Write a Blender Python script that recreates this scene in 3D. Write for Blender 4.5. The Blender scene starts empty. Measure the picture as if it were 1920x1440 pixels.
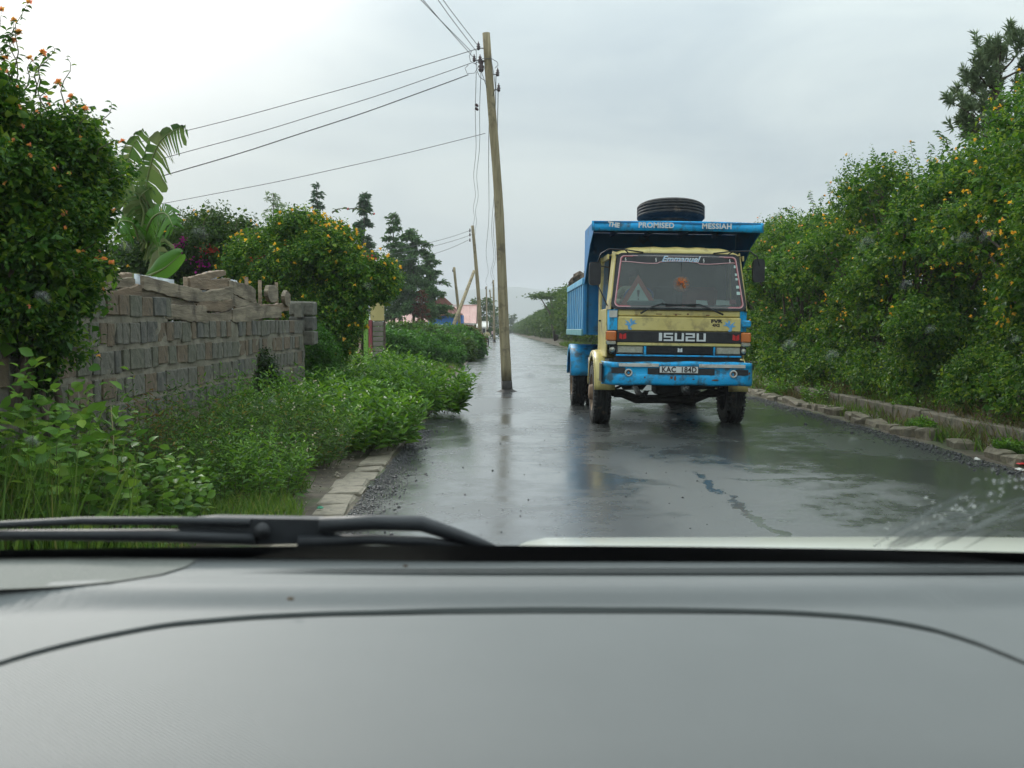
import bpy, math, random
import numpy as np
from mathutils import Vector, Matrix, Euler

# ------------------------------------------------------------------ camera, sky, sun, exposure
SC = bpy.context.scene
F_PX, CX, CY, VPX, VPY, CAMH = 1912.0, 960.0, 720.0, 940.0, 618.0, 1.58
YAW = math.atan((CX - VPX) / F_PX)
PITCH = math.atan((CY - VPY) / F_PX)
cam_d = bpy.data.cameras.new('camera')
cam = bpy.data.objects.new('camera', cam_d)
SC.collection.objects.link(cam)
cam.location = (0, 0, CAMH)
cam.rotation_euler = (math.pi / 2 - PITCH, 0, -YAW)
cam_d.sensor_width = 36.0
cam_d.lens = 36.0 * F_PX / 1920.0
cam_d.clip_start = 0.05
cam_d.clip_end = 9000
cam_d.dof.use_dof = True
cam_d.dof.focus_distance = 17.0
cam_d.dof.aperture_fstop = 9.5
SC.camera = cam
CROT = Euler(cam.rotation_euler).to_matrix()

SUN_EL, SUN_AZ = math.radians(31), math.radians(-30)      # azimuth from +Y, negative = left
sun_vec = Vector((math.sin(SUN_AZ) * math.cos(SUN_EL), math.cos(SUN_AZ) * math.cos(SUN_EL), math.sin(SUN_EL)))

world = bpy.data.worlds.new('World')
SC.world = world
world.use_nodes = True
wn, wl = world.node_tree.nodes, world.node_tree.links
wn.clear()
w_out = wn.new('ShaderNodeOutputWorld')
w_bg = wn.new('ShaderNodeBackground')
w_bg.inputs['Strength'].default_value = 0.1
sky = wn.new('ShaderNodeTexSky')
sky.sky_type = 'NISHITA'
sky.sun_disc = False
sky.sun_elevation = SUN_EL
sky.sun_rotation = SUN_AZ
sky.dust_density = 4.0
tc = wn.new('ShaderNodeTexCoord')
# overcast layer: broad soft cloud noise, lighter towards the veiled sun
mp = wn.new('ShaderNodeMapping'); mp.inputs['Scale'].default_value = (1.3, 1.3, 5.0)
wl.new(tc.outputs['Generated'], mp.inputs['Vector'])
nz = wn.new('ShaderNodeTexNoise'); nz.inputs['Scale'].default_value = 2.2; nz.inputs['Detail'].default_value = 5; nz.inputs['Roughness'].default_value = 0.5
nz.inputs['Distortion'].default_value = 0.6
wl.new(mp.outputs['Vector'], nz.inputs['Vector'])
cr = wn.new('ShaderNodeValToRGB')
cr.color_ramp.elements[0].position = 0.32; cr.color_ramp.elements[0].color = (0.49, 0.575, 0.62, 1)
cr.color_ramp.elements[1].position = 0.66; cr.color_ramp.elements[1].color = (0.68, 0.755, 0.755, 1)
wl.new(nz.outputs['Fac'], cr.inputs['Fac'])
dot = wn.new('ShaderNodeVectorMath'); dot.operation = 'DOT_PRODUCT'
wl.new(tc.outputs['Generated'], dot.inputs[0]); dot.inputs[1].default_value = sun_vec
gl = wn.new('ShaderNodeMapRange'); gl.interpolation_type = 'SMOOTHERSTEP'
gl.inputs['From Min'].default_value = 0.865; gl.inputs['From Max'].default_value = 0.985
gl.inputs['To Min'].default_value = 0.0; gl.inputs['To Max'].default_value = 1.0
wl.new(dot.outputs['Value'], gl.inputs['Value'])
mixg = wn.new('ShaderNodeMix'); mixg.data_type = 'RGBA'
mixg.inputs['B'].default_value = (1.08, 1.09, 1.08, 1)
wl.new(gl.outputs['Result'], mixg.inputs['Factor']); wl.new(cr.outputs['Color'], mixg.inputs['A'])
mul = wn.new('ShaderNodeVectorMath'); mul.operation = 'SCALE'
wl.new(mixg.outputs['Result'], mul.inputs[0])
# an overcast sky grows brighter towards the zenith
sep = wn.new('ShaderNodeSeparateXYZ'); wl.new(tc.outputs['Generated'], sep.inputs[0])
zen = wn.new('ShaderNodeMapRange'); zen.interpolation_type = 'SMOOTHSTEP'
zen.inputs['From Min'].default_value = 0.0; zen.inputs['From Max'].default_value = 1.0
zen.inputs['To Min'].default_value = 7.55; zen.inputs['To Max'].default_value = 24.0
wl.new(sep.outputs['Z'], zen.inputs['Value']); wl.new(zen.outputs['Result'], mul.inputs['Scale'])
mixs = wn.new('ShaderNodeMix'); mixs.data_type = 'RGBA'; mixs.inputs['Factor'].default_value = 0.93
wl.new(sky.outputs['Color'], mixs.inputs['A']); wl.new(mul.outputs['Vector'], mixs.inputs['B'])
wl.new(mixs.outputs['Result'], w_bg.inputs['Color'])
wl.new(w_bg.outputs['Background'], w_out.inputs['Surface'])

sun_d = bpy.data.lights.new('sun', 'SUN')
sun_d.energy = 1.5
sun_d.angle = math.radians(12)
sun_d.color = (1.0, 0.96, 0.9)
sun = bpy.data.objects.new('sun', sun_d)
SC.collection.objects.link(sun)
sun.rotation_euler = sun_vec.to_track_quat('Z', 'Y').to_euler()
sun.location = (0, 0, 60)

SC.view_settings.view_transform = 'Standard'
SC.view_settings.look = 'None'
SC.view_settings.exposure = 0.30
SC.view_settings.gamma = 1.0
SC.view_settings.use_curve_mapping = False
SC.render.engine = 'CYCLES'
SC.cycles.use_denoising = True
SC.cycles.max_bounces = 5
SC.cycles.use_adaptive_sampling = True
SC.cycles.adaptive_threshold = 0.025
SC.cycles.diffuse_bounces = 2
SC.cycles.glossy_bounces = 2
SC.cycles.transmission_bounces = 4
SC.cycles.transparent_max_bounces = 8
SC.cycles.volume_bounces = 0
SC.cycles.caustics_reflective = False
SC.cycles.caustics_refractive = False
SC.cycles.sample_clamp_indirect = 4.0

# ------------------------------------------------------------------ helpers
COL = SC.collection
RNG = np.random.default_rng(7)
random.seed(7)

def ray(px, py):
    return CROT @ Vector(((px - CX) / F_PX, (CY - py) / F_PX, -1.0))

def U(px, py, Y):
    """world point seen at photo pixel (px,py) at distance Y along the road"""
    d = ray(px, py)
    return Vector((0, 0, CAMH)) + d * (Y / d.y)

def G(px, py, z=0.0):
    d = ray(px, py)
    return Vector((0, 0, CAMH)) + d * ((z - CAMH) / d.z)

def interp(x, xs, ys):
    return float(np.interp(x, xs, ys))

def tag(o, label=None, cat=None, group=None, kind=None):
    if label: o['label'] = label
    if cat: o['category'] = cat
    if group: o['group'] = group
    if kind: o['kind'] = kind
    return o

def empty(name, loc=(0, 0, 0), rz=0.0):
    o = bpy.data.objects.new(name, None)
    o.empty_display_size = 0.1
    COL.objects.link(o)
    o.location = loc
    o.rotation_euler = (0, 0, rz)
    return o

def link(name, me, mats, parent=None, kind=None):
    if not isinstance(mats, (list, tuple)): mats = [mats]
    if len(me.materials) == 0:
        for m in mats: me.materials.append(m)
    o = bpy.data.objects.new(name, me)
    COL.objects.link(o)
    if parent is not None: o.parent = parent
    if kind: o['kind'] = kind
    return o

def np_mesh(name, V, F, smooth=False):
    V = np.ascontiguousarray(V, dtype=np.float32); F = np.ascontiguousarray(F, dtype=np.int32)
    me = bpy.data.meshes.new(name)
    k = F.shape[1]
    me.vertices.add(len(V)); me.vertices.foreach_set('co', V.ravel())
    me.loops.add(F.size); me.loops.foreach_set('vertex_index', F.ravel())
    me.polygons.add(len(F))
    me.polygons.foreach_set('loop_start', np.arange(0, F.size, k, dtype=np.int32))
    try: me.polygons.foreach_set('loop_total', np.full(len(F), k, dtype=np.int32))
    except Exception: pass
    if smooth: me.polygons.foreach_set('use_smooth', np.ones(len(F), dtype=bool))
    me.update(calc_edges=True)
    me.validate()
    return me

class MB:
    """collects simple shapes into one mesh"""
    def __init__(s): s.v, s.f, s.m, s.sm = [], [], [], []
    def add(s, vs, fs, mi=0, smooth=False):
        o = len(s.v); s.v += [tuple(v) for v in vs]
        for f in fs:
            s.f.append([o + i for i in f]); s.m.append(mi); s.sm.append(smooth)
    def box(s, lo, hi, b=0.0, mi=0, jit=0.0):
        x0, y0, z0 = [min(a, c) for a, c in zip(lo, hi)]; x1, y1, z1 = [max(a, c) for a, c in zip(lo, hi)]
        if b <= 0:
            vs = [(x0,y0,z0),(x1,y0,z0),(x1,y1,z0),(x0,y1,z0),(x0,y0,z1),(x1,y0,z1),(x1,y1,z1),(x0,y1,z1)]
            fs = [(0,3,2,1),(4,5,6,7),(0,1,5,4),(1,2,6,5),(2,3,7,6),(3,0,4,7)]
            s.add(vs, fs, mi); return s
        b = min(b, (x1-x0)*.45, (y1-y0)*.45, (z1-z0)*.45)
        vs, idx = [], {}
        for sx in (0,1):
            for sy in (0,1):
                for sz in (0,1):
                    X, Y, Z = (x0,x1)[sx], (y0,y1)[sy], (z0,z1)[sz]
                    ix, iy, iz = (b,-b)[sx], (b,-b)[sy], (b,-b)[sz]
                    for a, p in (('x',(X,Y+iy,Z+iz)),('y',(X+ix,Y,Z+iz)),('z',(X+ix,Y+iy,Z))):
                        idx[(sx,sy,sz,a)] = len(vs)
                        vs.append(tuple(c + random.uniform(-jit, jit) for c in p))
        I = idx; fs = []
        for q in (0,1):
            c4 = [(0,0),(1,0),(1,1),(0,1)]
            if q == 0: c4 = c4[::-1]
            fs.append([I[(q,a,c,'x')] for a, c in c4])
            fs.append([I[(c,q,a,'y')] for a, c in c4])
            fs.append([I[(a,c,q,'z')] for a, c in c4])
        for a in (0,1):
            for c in (0,1):
                e = [I[(0,a,c,'y')], I[(1,a,c,'y')], I[(1,a,c,'z')], I[(0,a,c,'z')]]
                fs.append(e if a != c else e[::-1])
                e = [I[(a,0,c,'z')], I[(a,1,c,'z')], I[(a,1,c,'x')], I[(a,0,c,'x')]]
                fs.append(e if a == c else e[::-1]) if False else fs.append(e if a != c else e[::-1])
                e = [I[(a,c,0,'x')], I[(a,c,1,'x')], I[(a,c,1,'y')], I[(a,c,0,'y')]]
                fs.append(e if a != c else e[::-1])
        for sx in (0,1):
            for sy in (0,1):
                for sz in (0,1):
                    t = [I[(sx,sy,sz,'x')], I[(sx,sy,sz,'y')], I[(sx,sy,sz,'z')]]
                    fs.append(t if (sx+sy+sz) % 2 == 1 else t[::-1])
        s.add(vs, fs, mi); return s
    def prism(s, poly, vec, mi=0):
        """poly: list of 3D points (planar), extruded by vec"""
        n = len(poly); v = Vector(vec)
        vs = [Vector(p) for p in poly] + [Vector(p) + v for p in poly]
        fs = [list(range(n))[::-1], list(range(n, 2*n))]
        for i in range(n):
            j = (i+1) % n; fs.append([i, j, n+j, n+i])
        s.add(vs, fs, mi); return s
    def tube(s, path, rad, n=8, mi=0, cap=True, smooth=True, jit=0.0):
        P = [Vector(p) for p in path]
        if not isinstance(rad, (list, tuple)): rad = [rad]*len(P)
        ref = None; vs = []
        for i, p in enumerate(P):
            t = (P[min(i+1, len(P)-1)] - P[max(i-1, 0)])
            if t.length < 1e-9: t = Vector((0,0,1))
            t.normalize()
            if ref is None:
                ref = t.orthogonal().normalized()
            a = (ref - t*ref.dot(t))
            a = a.normalized() if a.length > 1e-6 else t.orthogonal().normalized()
            ref = a; c = t.cross(a)
            for k in range(n):
                th = 2*math.pi*k/n
                r = rad[i]*(1+random.uniform(-jit, jit))
                vs.append(p + a*(r*math.cos(th)) + c*(r*math.sin(th)))
        fs = []
        for i in range(len(P)-1):
            for k in range(n):
                k2 = (k+1) % n
                fs.append([i*n+k, i*n+k2, (i+1)*n+k2, (i+1)*n+k])
        s.add(vs, fs, mi, smooth)
        if cap:
            o = len(s.v) - len(vs)
            s.f.append([o+k for k in range(n)][::-1]); s.m.append(mi); s.sm.append(False)
            o2 = o + (len(P)-1)*n
            s.f.append([o2+k for k in range(n)]); s.m.append(mi); s.sm.append(False)
        return s
    def lathe(s, prof, c=(0,0,0), axis='x', n=24, mi=0, smooth=True, closed=False):
        """prof: list of (along-axis, radius)"""
        vs = []
        for a, r in prof:
            for k in range(n):
                th = 2*math.pi*k/n; p, q = r*math.cos(th), r*math.sin(th)
                vs.append({'x': (c[0]+a, c[1]+p, c[2]+q), 'y': (c[0]+q, c[1]+a, c[2]+p), 'z': (c[0]+p, c[1]+q, c[2]+a)}[axis])
        fs = []; m = len(prof)
        for i in range(m if closed else m-1):
            i2 = (i+1) % m
            for k in range(n):
                k2 = (k+1) % n
                fs.append([i*n+k, i*n+k2, i2*n+k2, i2*n+k])
        s.add(vs, fs, mi, smooth); return s
    def grid(s, fn, nu, nv, mi=0, smooth=True, flip=False):
        vs = [fn(i/nu, j/nv) for j in range(nv+1) for i in range(nu+1)]
        fs = []
        for j in range(nv):
            for i in range(nu):
                a = j*(nu+1)+i; q = [a, a+1, a+nu+2, a+nu+1]
                fs.append(q[::-1] if flip else q)
        s.add(vs, fs, mi, smooth); return s
    def build(s, name, mats, parent=None, kind=None, xf=None):
        me = bpy.data.meshes.new(name)
        v = s.v if xf is None else [tuple(xf(p)) for p in s.v]
        me.from_pydata(v, [], s.f)
        me.polygons.foreach_set('material_index', s.m)
        me.polygons.foreach_set('use_smooth', s.sm)
        me.update()
        return link(name, me, mats, parent, kind)

# ------------------------------------------------------------------ materials
def _noise(nt, scale, detail=4, rough=0.55, coord='Object', stretch=None, dist=0.0):
    t = nt.nodes.new('ShaderNodeTexCoord')
    src = t.outputs[coord]
    if stretch:
        m = nt.nodes.new('ShaderNodeMapping'); m.inputs['Scale'].default_value = stretch
        nt.links.new(src, m.inputs['Vector']); src = m.outputs['Vector']
    n = nt.nodes.new('ShaderNodeTexNoise')
    n.inputs['Scale'].default_value = scale; n.inputs['Detail'].default_value = detail; n.inputs['Roughness'].default_value = rough
    n.inputs['Distortion'].default_value = dist
    nt.links.new(src, n.inputs['Vector'])
    return n

def mat(name, c1, c2=None, scale=6.0, rough=0.6, bump=0.0, bscale=30.0, metal=0.0, spec=0.5, stretch=None,
        dirt=None, dirt_amt=0.0, dscale=3.0, coat=0.0, lo=0.35, hi=0.65, rvar=0.0, trans=0.0, alpha=1.0):
    m = bpy.data.materials.new(name); m.use_nodes = True
    nt = m.node_tree; b = nt.nodes['Principled BSDF']
    b.inputs['Roughness'].default_value = rough
    b.inputs['Metallic'].default_value = metal
    b.inputs['Specular IOR Level'].default_value = spec
    b.inputs['Coat Weight'].default_value = coat
    b.inputs['Coat Roughness'].default_value = 0.15
    if c2 is None:
        b.inputs['Base Color'].default_value = (*c1, 1); colout = None
    else:
        n = _noise(nt, scale, stretch=stretch)
        r = nt.nodes.new('ShaderNodeValToRGB')
        r.color_ramp.elements[0].position = lo; r.color_ramp.elements[1].position = hi
        r.color_ramp.elements[0].color = (*c1, 1); r.color_ramp.elements[1].color = (*c2, 1)
        nt.links.new(n.outputs['Fac'], r.inputs['Fac']); colout = r.outputs['Color']
        if rvar:
            mr = nt.nodes.new('ShaderNodeMapRange'); mr.inputs['To Min'].default_value = max(0, rough-rvar); mr.inputs['To Max'].default_value = rough+rvar
            nt.links.new(n.outputs['Fac'], mr.inputs['Value']); nt.links.new(mr.outputs['Result'], b.inputs['Roughness'])
    if dirt is not None:
        n2 = _noise(nt, dscale, detail=8, rough=0.65)
        r2 = nt.nodes.new('ShaderNodeValToRGB')
        r2.color_ramp.elements[0].position = 0.62 - 0.25*dirt_amt; r2.color_ramp.elements[1].position = 0.72 - 0.15*dirt_amt
        r2.color_ramp.elements[0].color = (0,0,0,1); r2.color_ramp.elements[1].color = (1,1,1,1)
        nt.links.new(n2.outputs['Fac'], r2.inputs['Fac'])
        mx = nt.nodes.new('ShaderNodeMix'); mx.data_type = 'RGBA'
        nt.links.new(r2.outputs['Color'], mx.inputs['Factor'])
        if colout: nt.links.new(colout, mx.inputs['A'])
        else: mx.inputs['A'].default_value = (*c1, 1)
        mx.inputs['B'].default_value = (*dirt, 1); colout = mx.outputs['Result']
    if colout: nt.links.new(colout, b.inputs['Base Color'])
    if bump:
        n3 = _noise(nt, bscale, detail=6, rough=0.6, stretch=stretch)
        bp = nt.nodes.new('ShaderNodeBump'); bp.inputs['Strength'].default_value = min(1, bump); bp.inputs['Distance'].default_value = 0.02 if bscale < 60 else 0.005
        nt.links.new(n3.outputs['Fac'], bp.inputs['Height']); nt.links.new(bp.outputs['Normal'], b.inputs['Normal'])
    return m

def leaf_mat(name, cols, rough=0.48, trans=0.36, spec=0.28, pos=None):
    """leaf material: each leaf (mesh island) takes its own tint"""
    m = bpy.data.materials.new(name); m.use_nodes = True
    nt = m.node_tree; b = nt.nodes['Principled BSDF']
    g = nt.nodes.new('ShaderNodeNewGeometry')
    r = nt.nodes.new('ShaderNodeValToRGB')
    el = r.color_ramp.elements
    while len(el) < len(cols): el.new(0.5)
    for i, c in enumerate(cols):
        el[i].position = pos[i] if pos else i/(len(cols)-1); el[i].color = (*c, 1)
    nt.links.new(g.outputs['Random Per Island'], r.inputs['Fac'])
    nt.links.new(r.outputs['Color'], b.inputs['Base Color'])
    b.inputs['Roughness'].default_value = rough; b.inputs['Specular IOR Level'].default_value = spec
    t = nt.nodes.new('ShaderNodeBsdfTranslucent')
    hs = nt.nodes.new('ShaderNodeHueSaturation'); hs.inputs['Value'].default_value = 1.5; hs.inputs['Hue'].default_value = 0.494
    nt.links.new(r.outputs['Color'], hs.inputs['Color']); nt.links.new(hs.outputs['Color'], t.inputs['Color'])
    mx = nt.nodes.new('ShaderNodeMixShader'); mx.inputs['Fac'].default_value = trans
    nt.links.new(b.outputs['BSDF'], mx.inputs[1]); nt.links.new(t.outputs['BSDF'], mx.inputs[2])
    nt.links.new(mx.outputs['Shader'], nt.nodes['Material Output'].inputs['Surface'])
    return m

def pane_mat(name, tint=(1,1,1), refl=1.0, rough=0.02, ior=1.45, film=0.0, film_col=(.5,.55,.53)):
    """thin clear pane: see-through plus Fresnel reflection"""
    m = bpy.data.materials.new(name); m.use_nodes = True
    nt = m.node_tree; nt.nodes.clear()
    o = nt.nodes.new('ShaderNodeOutputMaterial'); t = nt.nodes.new('ShaderNodeBsdfTransparent'); g = nt.nodes.new('ShaderNodeBsdfGlossy')
    t.inputs['Color'].default_value = (*tint, 1); g.inputs['Roughness'].default_value = rough
    fr = nt.nodes.new('ShaderNodeFresnel'); fr.inputs['IOR'].default_value = ior
    mu = nt.nodes.new('ShaderNodeMath'); mu.operation = 'MULTIPLY'; mu.inputs[1].default_value = refl
    mx = nt.nodes.new('ShaderNodeMixShader')
    nt.links.new(fr.outputs['Fac'], mu.inputs[0]); nt.links.new(mu.outputs['Value'], mx.inputs['Fac'])
    nt.links.new(t.outputs['BSDF'], mx.inputs[1]); nt.links.new(g.outputs['BSDF'], mx.inputs[2])
    last = mx.outputs['Shader']
    if film:                                   # dust and water film on the outside
        df = nt.nodes.new('ShaderNodeBsdfDiffuse'); df.inputs['Color'].default_value = (*film_col, 1)
        n = _noise(nt, 1.6, detail=4); mr = nt.nodes.new('ShaderNodeMapRange'); mr.inputs['To Min'].default_value = film*.5; mr.inputs['To Max'].default_value = film*1.5
        nt.links.new(n.outputs['Fac'], mr.inputs['Value'])
        m2 = nt.nodes.new('ShaderNodeMixShader'); nt.links.new(mr.outputs['Result'], m2.inputs['Fac'])
        nt.links.new(last, m2.inputs[1]); nt.links.new(df.outputs['BSDF'], m2.inputs[2]); last = m2.outputs['Shader']
    nt.links.new(last, o.inputs['Surface'])
    return m

# ------------------------------------------------------------------ leaves
T_SIMPLE = (np.array([[0,0,0],[-.5,.45,.12],[.5,.45,.12],[0,1,-.12]]), np.array([[0,2,3],[0,3,1]]))
T_LEAF = (np.array([[0,0,0],[-.42,.3,.1],[-.4,.62,.07],[.42,.3,.1],[.4,.62,.07],[0,1,-.14],[0,.33,-.02],[0,.65,-.03]]),
          np.array([[0,3,6],[6,3,4],[6,4,7],[7,4,5],[0,6,1],[6,2,1],[6,7,2],[7,5,2]]))
T_BLADE = (np.array([[-.5,0,0],[.5,0,0],[-.35,.55,.05],[.35,.55,.05],[0,1,-.1]]), np.array([[0,1,3],[0,3,2],[2,3,4]]))

def nrm(a): return a/np.maximum(np.linalg.norm(a, axis=-1, keepdims=True), 1e-9)

def scatter(tpl, P, D, size, width, rng, up=None, rolls=0.6):
    """place a leaf template at points P along directions D"""
    TV, TF = tpl; n = len(P)
    D = nrm(D)
    ref = np.tile(np.array([[0,0,1.0]]), (n,1)) if up is None else up
    ref = ref + rng.normal(0, rolls, (n,3))
    S = nrm(np.cross(D, ref)); N = np.cross(S, D)
    size = np.broadcast_to(size, (n,)); width = np.broadcast_to(width, (n,))
    V = (P[:,None,:] + S[:,None,:]*(TV[None,:,0:1]*(width*size)[:,None,None])
         + D[:,None,:]*(TV[None,:,1:2]*size[:,None,None]) + N[:,None,:]*(TV[None,:,2:3]*size[:,None,None]))
    F = TF[None] + (np.arange(n)*len(TV))[:,None,None]
    return V.reshape(-1,3), F.reshape(-1, TF.shape[1])

def vjoin(parts):
    V, F, o = [], [], 0
    for v, f in parts:
        V.append(v); F.append(f+o); o += len(v)
    return np.concatenate(V), np.concatenate(F)

def bumps(P, f, seed):
    r = np.random.default_rng(seed); out = 0
    for k in range(6):
        w = r.normal(0, f*(1+.5*k), 3); out = out + np.sin(P @ w + r.uniform(0, 6.28))/(1+.4*k)
    return out/2.2

def shell(lobes, n, rng, gap=0.35, freq=2.6, amp=0.12, depth=0.22, floor=0.05, seed=1, clump=0.0, cfreq=6.0):
    """points and normals on a lumpy crown made of ellipsoid lobes (x,y,z,rx,ry,rz)"""
    L = np.array(lobes, float)
    w = (L[:,3]*L[:,4]*L[:,5])**(2/3); w /= w.sum()
    Ps, Ns, got = [], [], 0
    for _ in range(12):
        m = n*2
        k = rng.choice(len(L), m, p=w)
        d = nrm(rng.normal(0,1,(m,3)))
        rr = 1 - depth*rng.random(m)**1.5
        base = L[k,:3] + d*L[k,3:]
        b = bumps(base, freq, seed)
        P = L[k,:3] + d*L[k,3:]*(rr*(1+amp*b))[:,None]
        N = nrm(d/L[k,3:])
        cb = bumps(base, cfreq, seed+21) if clump else 0
        if clump: P = P + N*(clump*cb)[:,None]
        q = ((P[:,None,:]-L[None,:,:3])/L[None,:,3:]); inside = ((q**2).sum(-1) < .62)
        inside[np.arange(m), k] = False
        keep = ~inside.any(1) & (P[:,2] > floor) & ((cb + rng.normal(0,.35,m) > -.75) if clump else True) & (bumps(P, freq*1.7, seed+9) + rng.normal(0,.5,m) > -1.15+gap)
        keep &= (d[:,2] > -.75) | (rng.random(m) < .4)
        Ps.append(P[keep]); Ns.append(N[keep]); got += keep.sum()
        if got >= n: break
    return np.concatenate(Ps)[:n], np.concatenate(Ns)[:n]

def sprigs(P, N, rng, L=0.28, m=12, size=0.06, width=0.5, up=0.35, droop=0.25, tpl=T_SIMPLE, jitter=0.45, open_=0.9):
    n = len(P)
    d = nrm(.75*N + np.array([0,0,up]) + rng.normal(0, jitter, (n,3)))
    ln = L*rng.uniform(.5, 1.4, n)
    p0 = P - d*(ln*.55)[:,None]
    a = nrm(np.cross(d, rng.normal(0,1,(n,3)))); c = np.cross(d, a)
    t = np.linspace(0, 1, m)[None,:] + rng.uniform(-.04,.04,(n,m))
    ang = (np.arange(m)*2.4)[None,:] + rng.uniform(0,6.28,(n,1)) + rng.normal(0,.3,(n,m))
    e = a[:,None,:]*np.cos(ang)[...,None] + c[:,None,:]*np.sin(ang)[...,None]
    pos = p0[:,None,:] + d[:,None,:]*(ln[:,None]*t)[...,None] + e*.008
    dirs = .5*d[:,None,:] + open_*e; dirs[...,2] -= droop
    dirs = dirs + rng.normal(0,.2,dirs.shape)
    sz = size*(1.1-.45*np.clip(t,0,1))*rng.uniform(.65,1.25,(n,m))
    tips = p0 + d*ln[:,None]
    return scatter(tpl, pos.reshape(-1,3), dirs.reshape(-1,3), sz.reshape(-1), width, rng), tips, d
# ------------------------------------------------------------------ the setting: ground, road, verges, hills
RY = [-6, 9, 17, 24, 42, 70, 94, 200, 520]
RL = [-1.34, -1.34, -1.34, -1.40, -1.54, -1.95, -2.3, -3.0, -3.7]
RR = [5.75, 5.75, 5.85, 5.95, 5.9, 5.6, 5.4, 5.0, 4.7]
def road_l(y): return interp(y, RY, RL)
def road_r(y): return interp(y, RY, RR)

def asphalt_mat():
    m = bpy.data.materials.new('wet_asphalt'); m.use_nodes = True
    nt = m.node_tree; b = nt.nodes['Principled BSDF']
    big = _noise(nt, 0.42, detail=6, rough=0.62, dist=0.4, stretch=(1.0, 0.62, 1.0))
    mid = _noise(nt, 2.6, detail=6, rough=0.6)
    fine = _noise(nt, 42, detail=4, rough=0.7)
    add = nt.nodes.new('ShaderNodeMath'); add.operation = 'MULTIPLY_ADD'; add.inputs[1].default_value = 0.35
    nt.links.new(mid.outputs['Fac'], add.inputs[0]); nt.links.new(big.outputs['Fac'], add.inputs[2])
    wet = nt.nodes.new('ShaderNodeMapRange'); wet.interpolation_type = 'SMOOTHSTEP'
    wet.inputs['From Min'].default_value = 0.58; wet.inputs['From Max'].default_value = 0.76
    # the right lane is older, rougher asphalt that drains faster than the fresh left strip
    co_ = nt.nodes.new('ShaderNodeTexCoord'); sx_ = nt.nodes.new('ShaderNodeSeparateXYZ'); nt.links.new(co_.outputs['Object'], sx_.inputs[0])
    lane = nt.nodes.new('ShaderNodeMapRange'); lane.interpolation_type = 'SMOOTHSTEP'; lane.inputs['From Min'].default_value = 0.9; lane.inputs['From Max'].default_value = 1.7
    l1 = nt.nodes.new('ShaderNodeMapRange'); l1.interpolation_type = 'SMOOTHSTEP'; l1.inputs['From Min'].default_value = 3.3; l1.inputs['From Max'].default_value = 4.9; l1.inputs['To Min'].default_value = 1; l1.inputs['To Max'].default_value = -.55
    nt.links.new(sx_.outputs['X'], lane.inputs['Value']); nt.links.new(sx_.outputs['X'], l1.inputs['Value'])
    lm = nt.nodes.new('ShaderNodeMath'); lm.operation = 'MULTIPLY'; nt.links.new(lane.outputs['Result'], lm.inputs[0]); nt.links.new(l1.outputs['Result'], lm.inputs[1])
    bias = nt.nodes.new('ShaderNodeMath'); bias.operation = 'MULTIPLY_ADD'; bias.inputs[1].default_value = -0.075
    nr = nt.nodes.new('ShaderNodeMapRange'); nr.interpolation_type = 'SMOOTHSTEP'; nr.inputs['From Min'].default_value = 10.5; nr.inputs['From Max'].default_value = 14.0; nr.inputs['To Min'].default_value = 1.0; nr.inputs['To Max'].default_value = 0.1
    nt.links.new(sx_.outputs['Y'], nr.inputs['Value'])
    l2 = nt.nodes.new('ShaderNodeMath'); l2.operation = 'MULTIPLY'; nt.links.new(lm.outputs['Value'], l2.inputs[0]); nt.links.new(nr.outputs['Result'], l2.inputs[1])
    nt.links.new(l2.outputs['Value'], bias.inputs[0]); nt.links.new(add.outputs['Value'], bias.inputs[2])
    nt.links.new(bias.outputs['Value'], wet.inputs['Value'])
    # a long water filled crack and a cross joint in the right lane
    def mth(op, a, b=None, c=None):
        n_ = nt.nodes.new('ShaderNodeMath'); n_.operation = op
        for i_, v_ in enumerate((a, b, c)):
            if v_ is None: continue
            if isinstance(v_, (int, float)): n_.inputs[i_].default_value = v_
            else: nt.links.new(v_, n_.inputs[i_])
        return n_.outputs[0]
    def sstep(v_, a, b):
        n_ = nt.nodes.new('ShaderNodeMapRange'); n_.interpolation_type = 'SMOOTHSTEP'; n_.inputs['From Min'].default_value = a; n_.inputs['From Max'].default_value = b
        nt.links.new(v_, n_.inputs['Value']); return n_.outputs['Result']
    wob = _noise(nt, 1.3, detail=5, rough=0.7); wid = _noise(nt, 3.5, detail=4, rough=0.65)
    cx_ = mth('ADD', sx_.outputs['X'], mth('MULTIPLY_ADD', wob.outputs['Fac'], -0.5, 0.25-2.14))
    cw_ = mth('SUBTRACT', mth('ABSOLUTE', cx_), mth('MULTIPLY_ADD', wid.outputs['Fac'], 0.34, -0.135))
    crack = mth('MULTIPLY', mth('SUBTRACT', 1.0, sstep(cw_, -0.012, 0.02)), mth('MULTIPLY', sstep(sx_.outputs['Y'], 7.2, 7.8), mth('SUBTRACT', 1.0, sstep(sx_.outputs['Y'], 10.9, 11.6))))
    cy_ = mth('ADD', sx_.outputs['Y'], mth('MULTIPLY_ADD', wob.outputs['Fac'], -0.9, 0.45-10.7))
    jw_ = mth('SUBTRACT', mth('ABSOLUTE', cy_), mth('MULTIPLY_ADD', wid.outputs['Fac'], 0.42, -0.16))
    joint = mth('MULTIPLY', mth('SUBTRACT', 1.0, sstep(jw_, -0.02, 0.06)), mth('MULTIPLY', sstep(sx_.outputs['X'], 2.2, 2.6), mth('SUBTRACT', 1.0, sstep(sx_.outputs['X'], 4.2, 5.0))))
    crk = mth('MAXIMUM', crack, mth('MULTIPLY', joint, 0.75))
    wetv = mth('MAXIMUM', wet.outputs['Result'], crk)
    rgh = nt.nodes.new('ShaderNodeMapRange'); rgh.inputs['To Min'].default_value = 0.46; rgh.inputs['To Max'].default_value = 0.18
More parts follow.
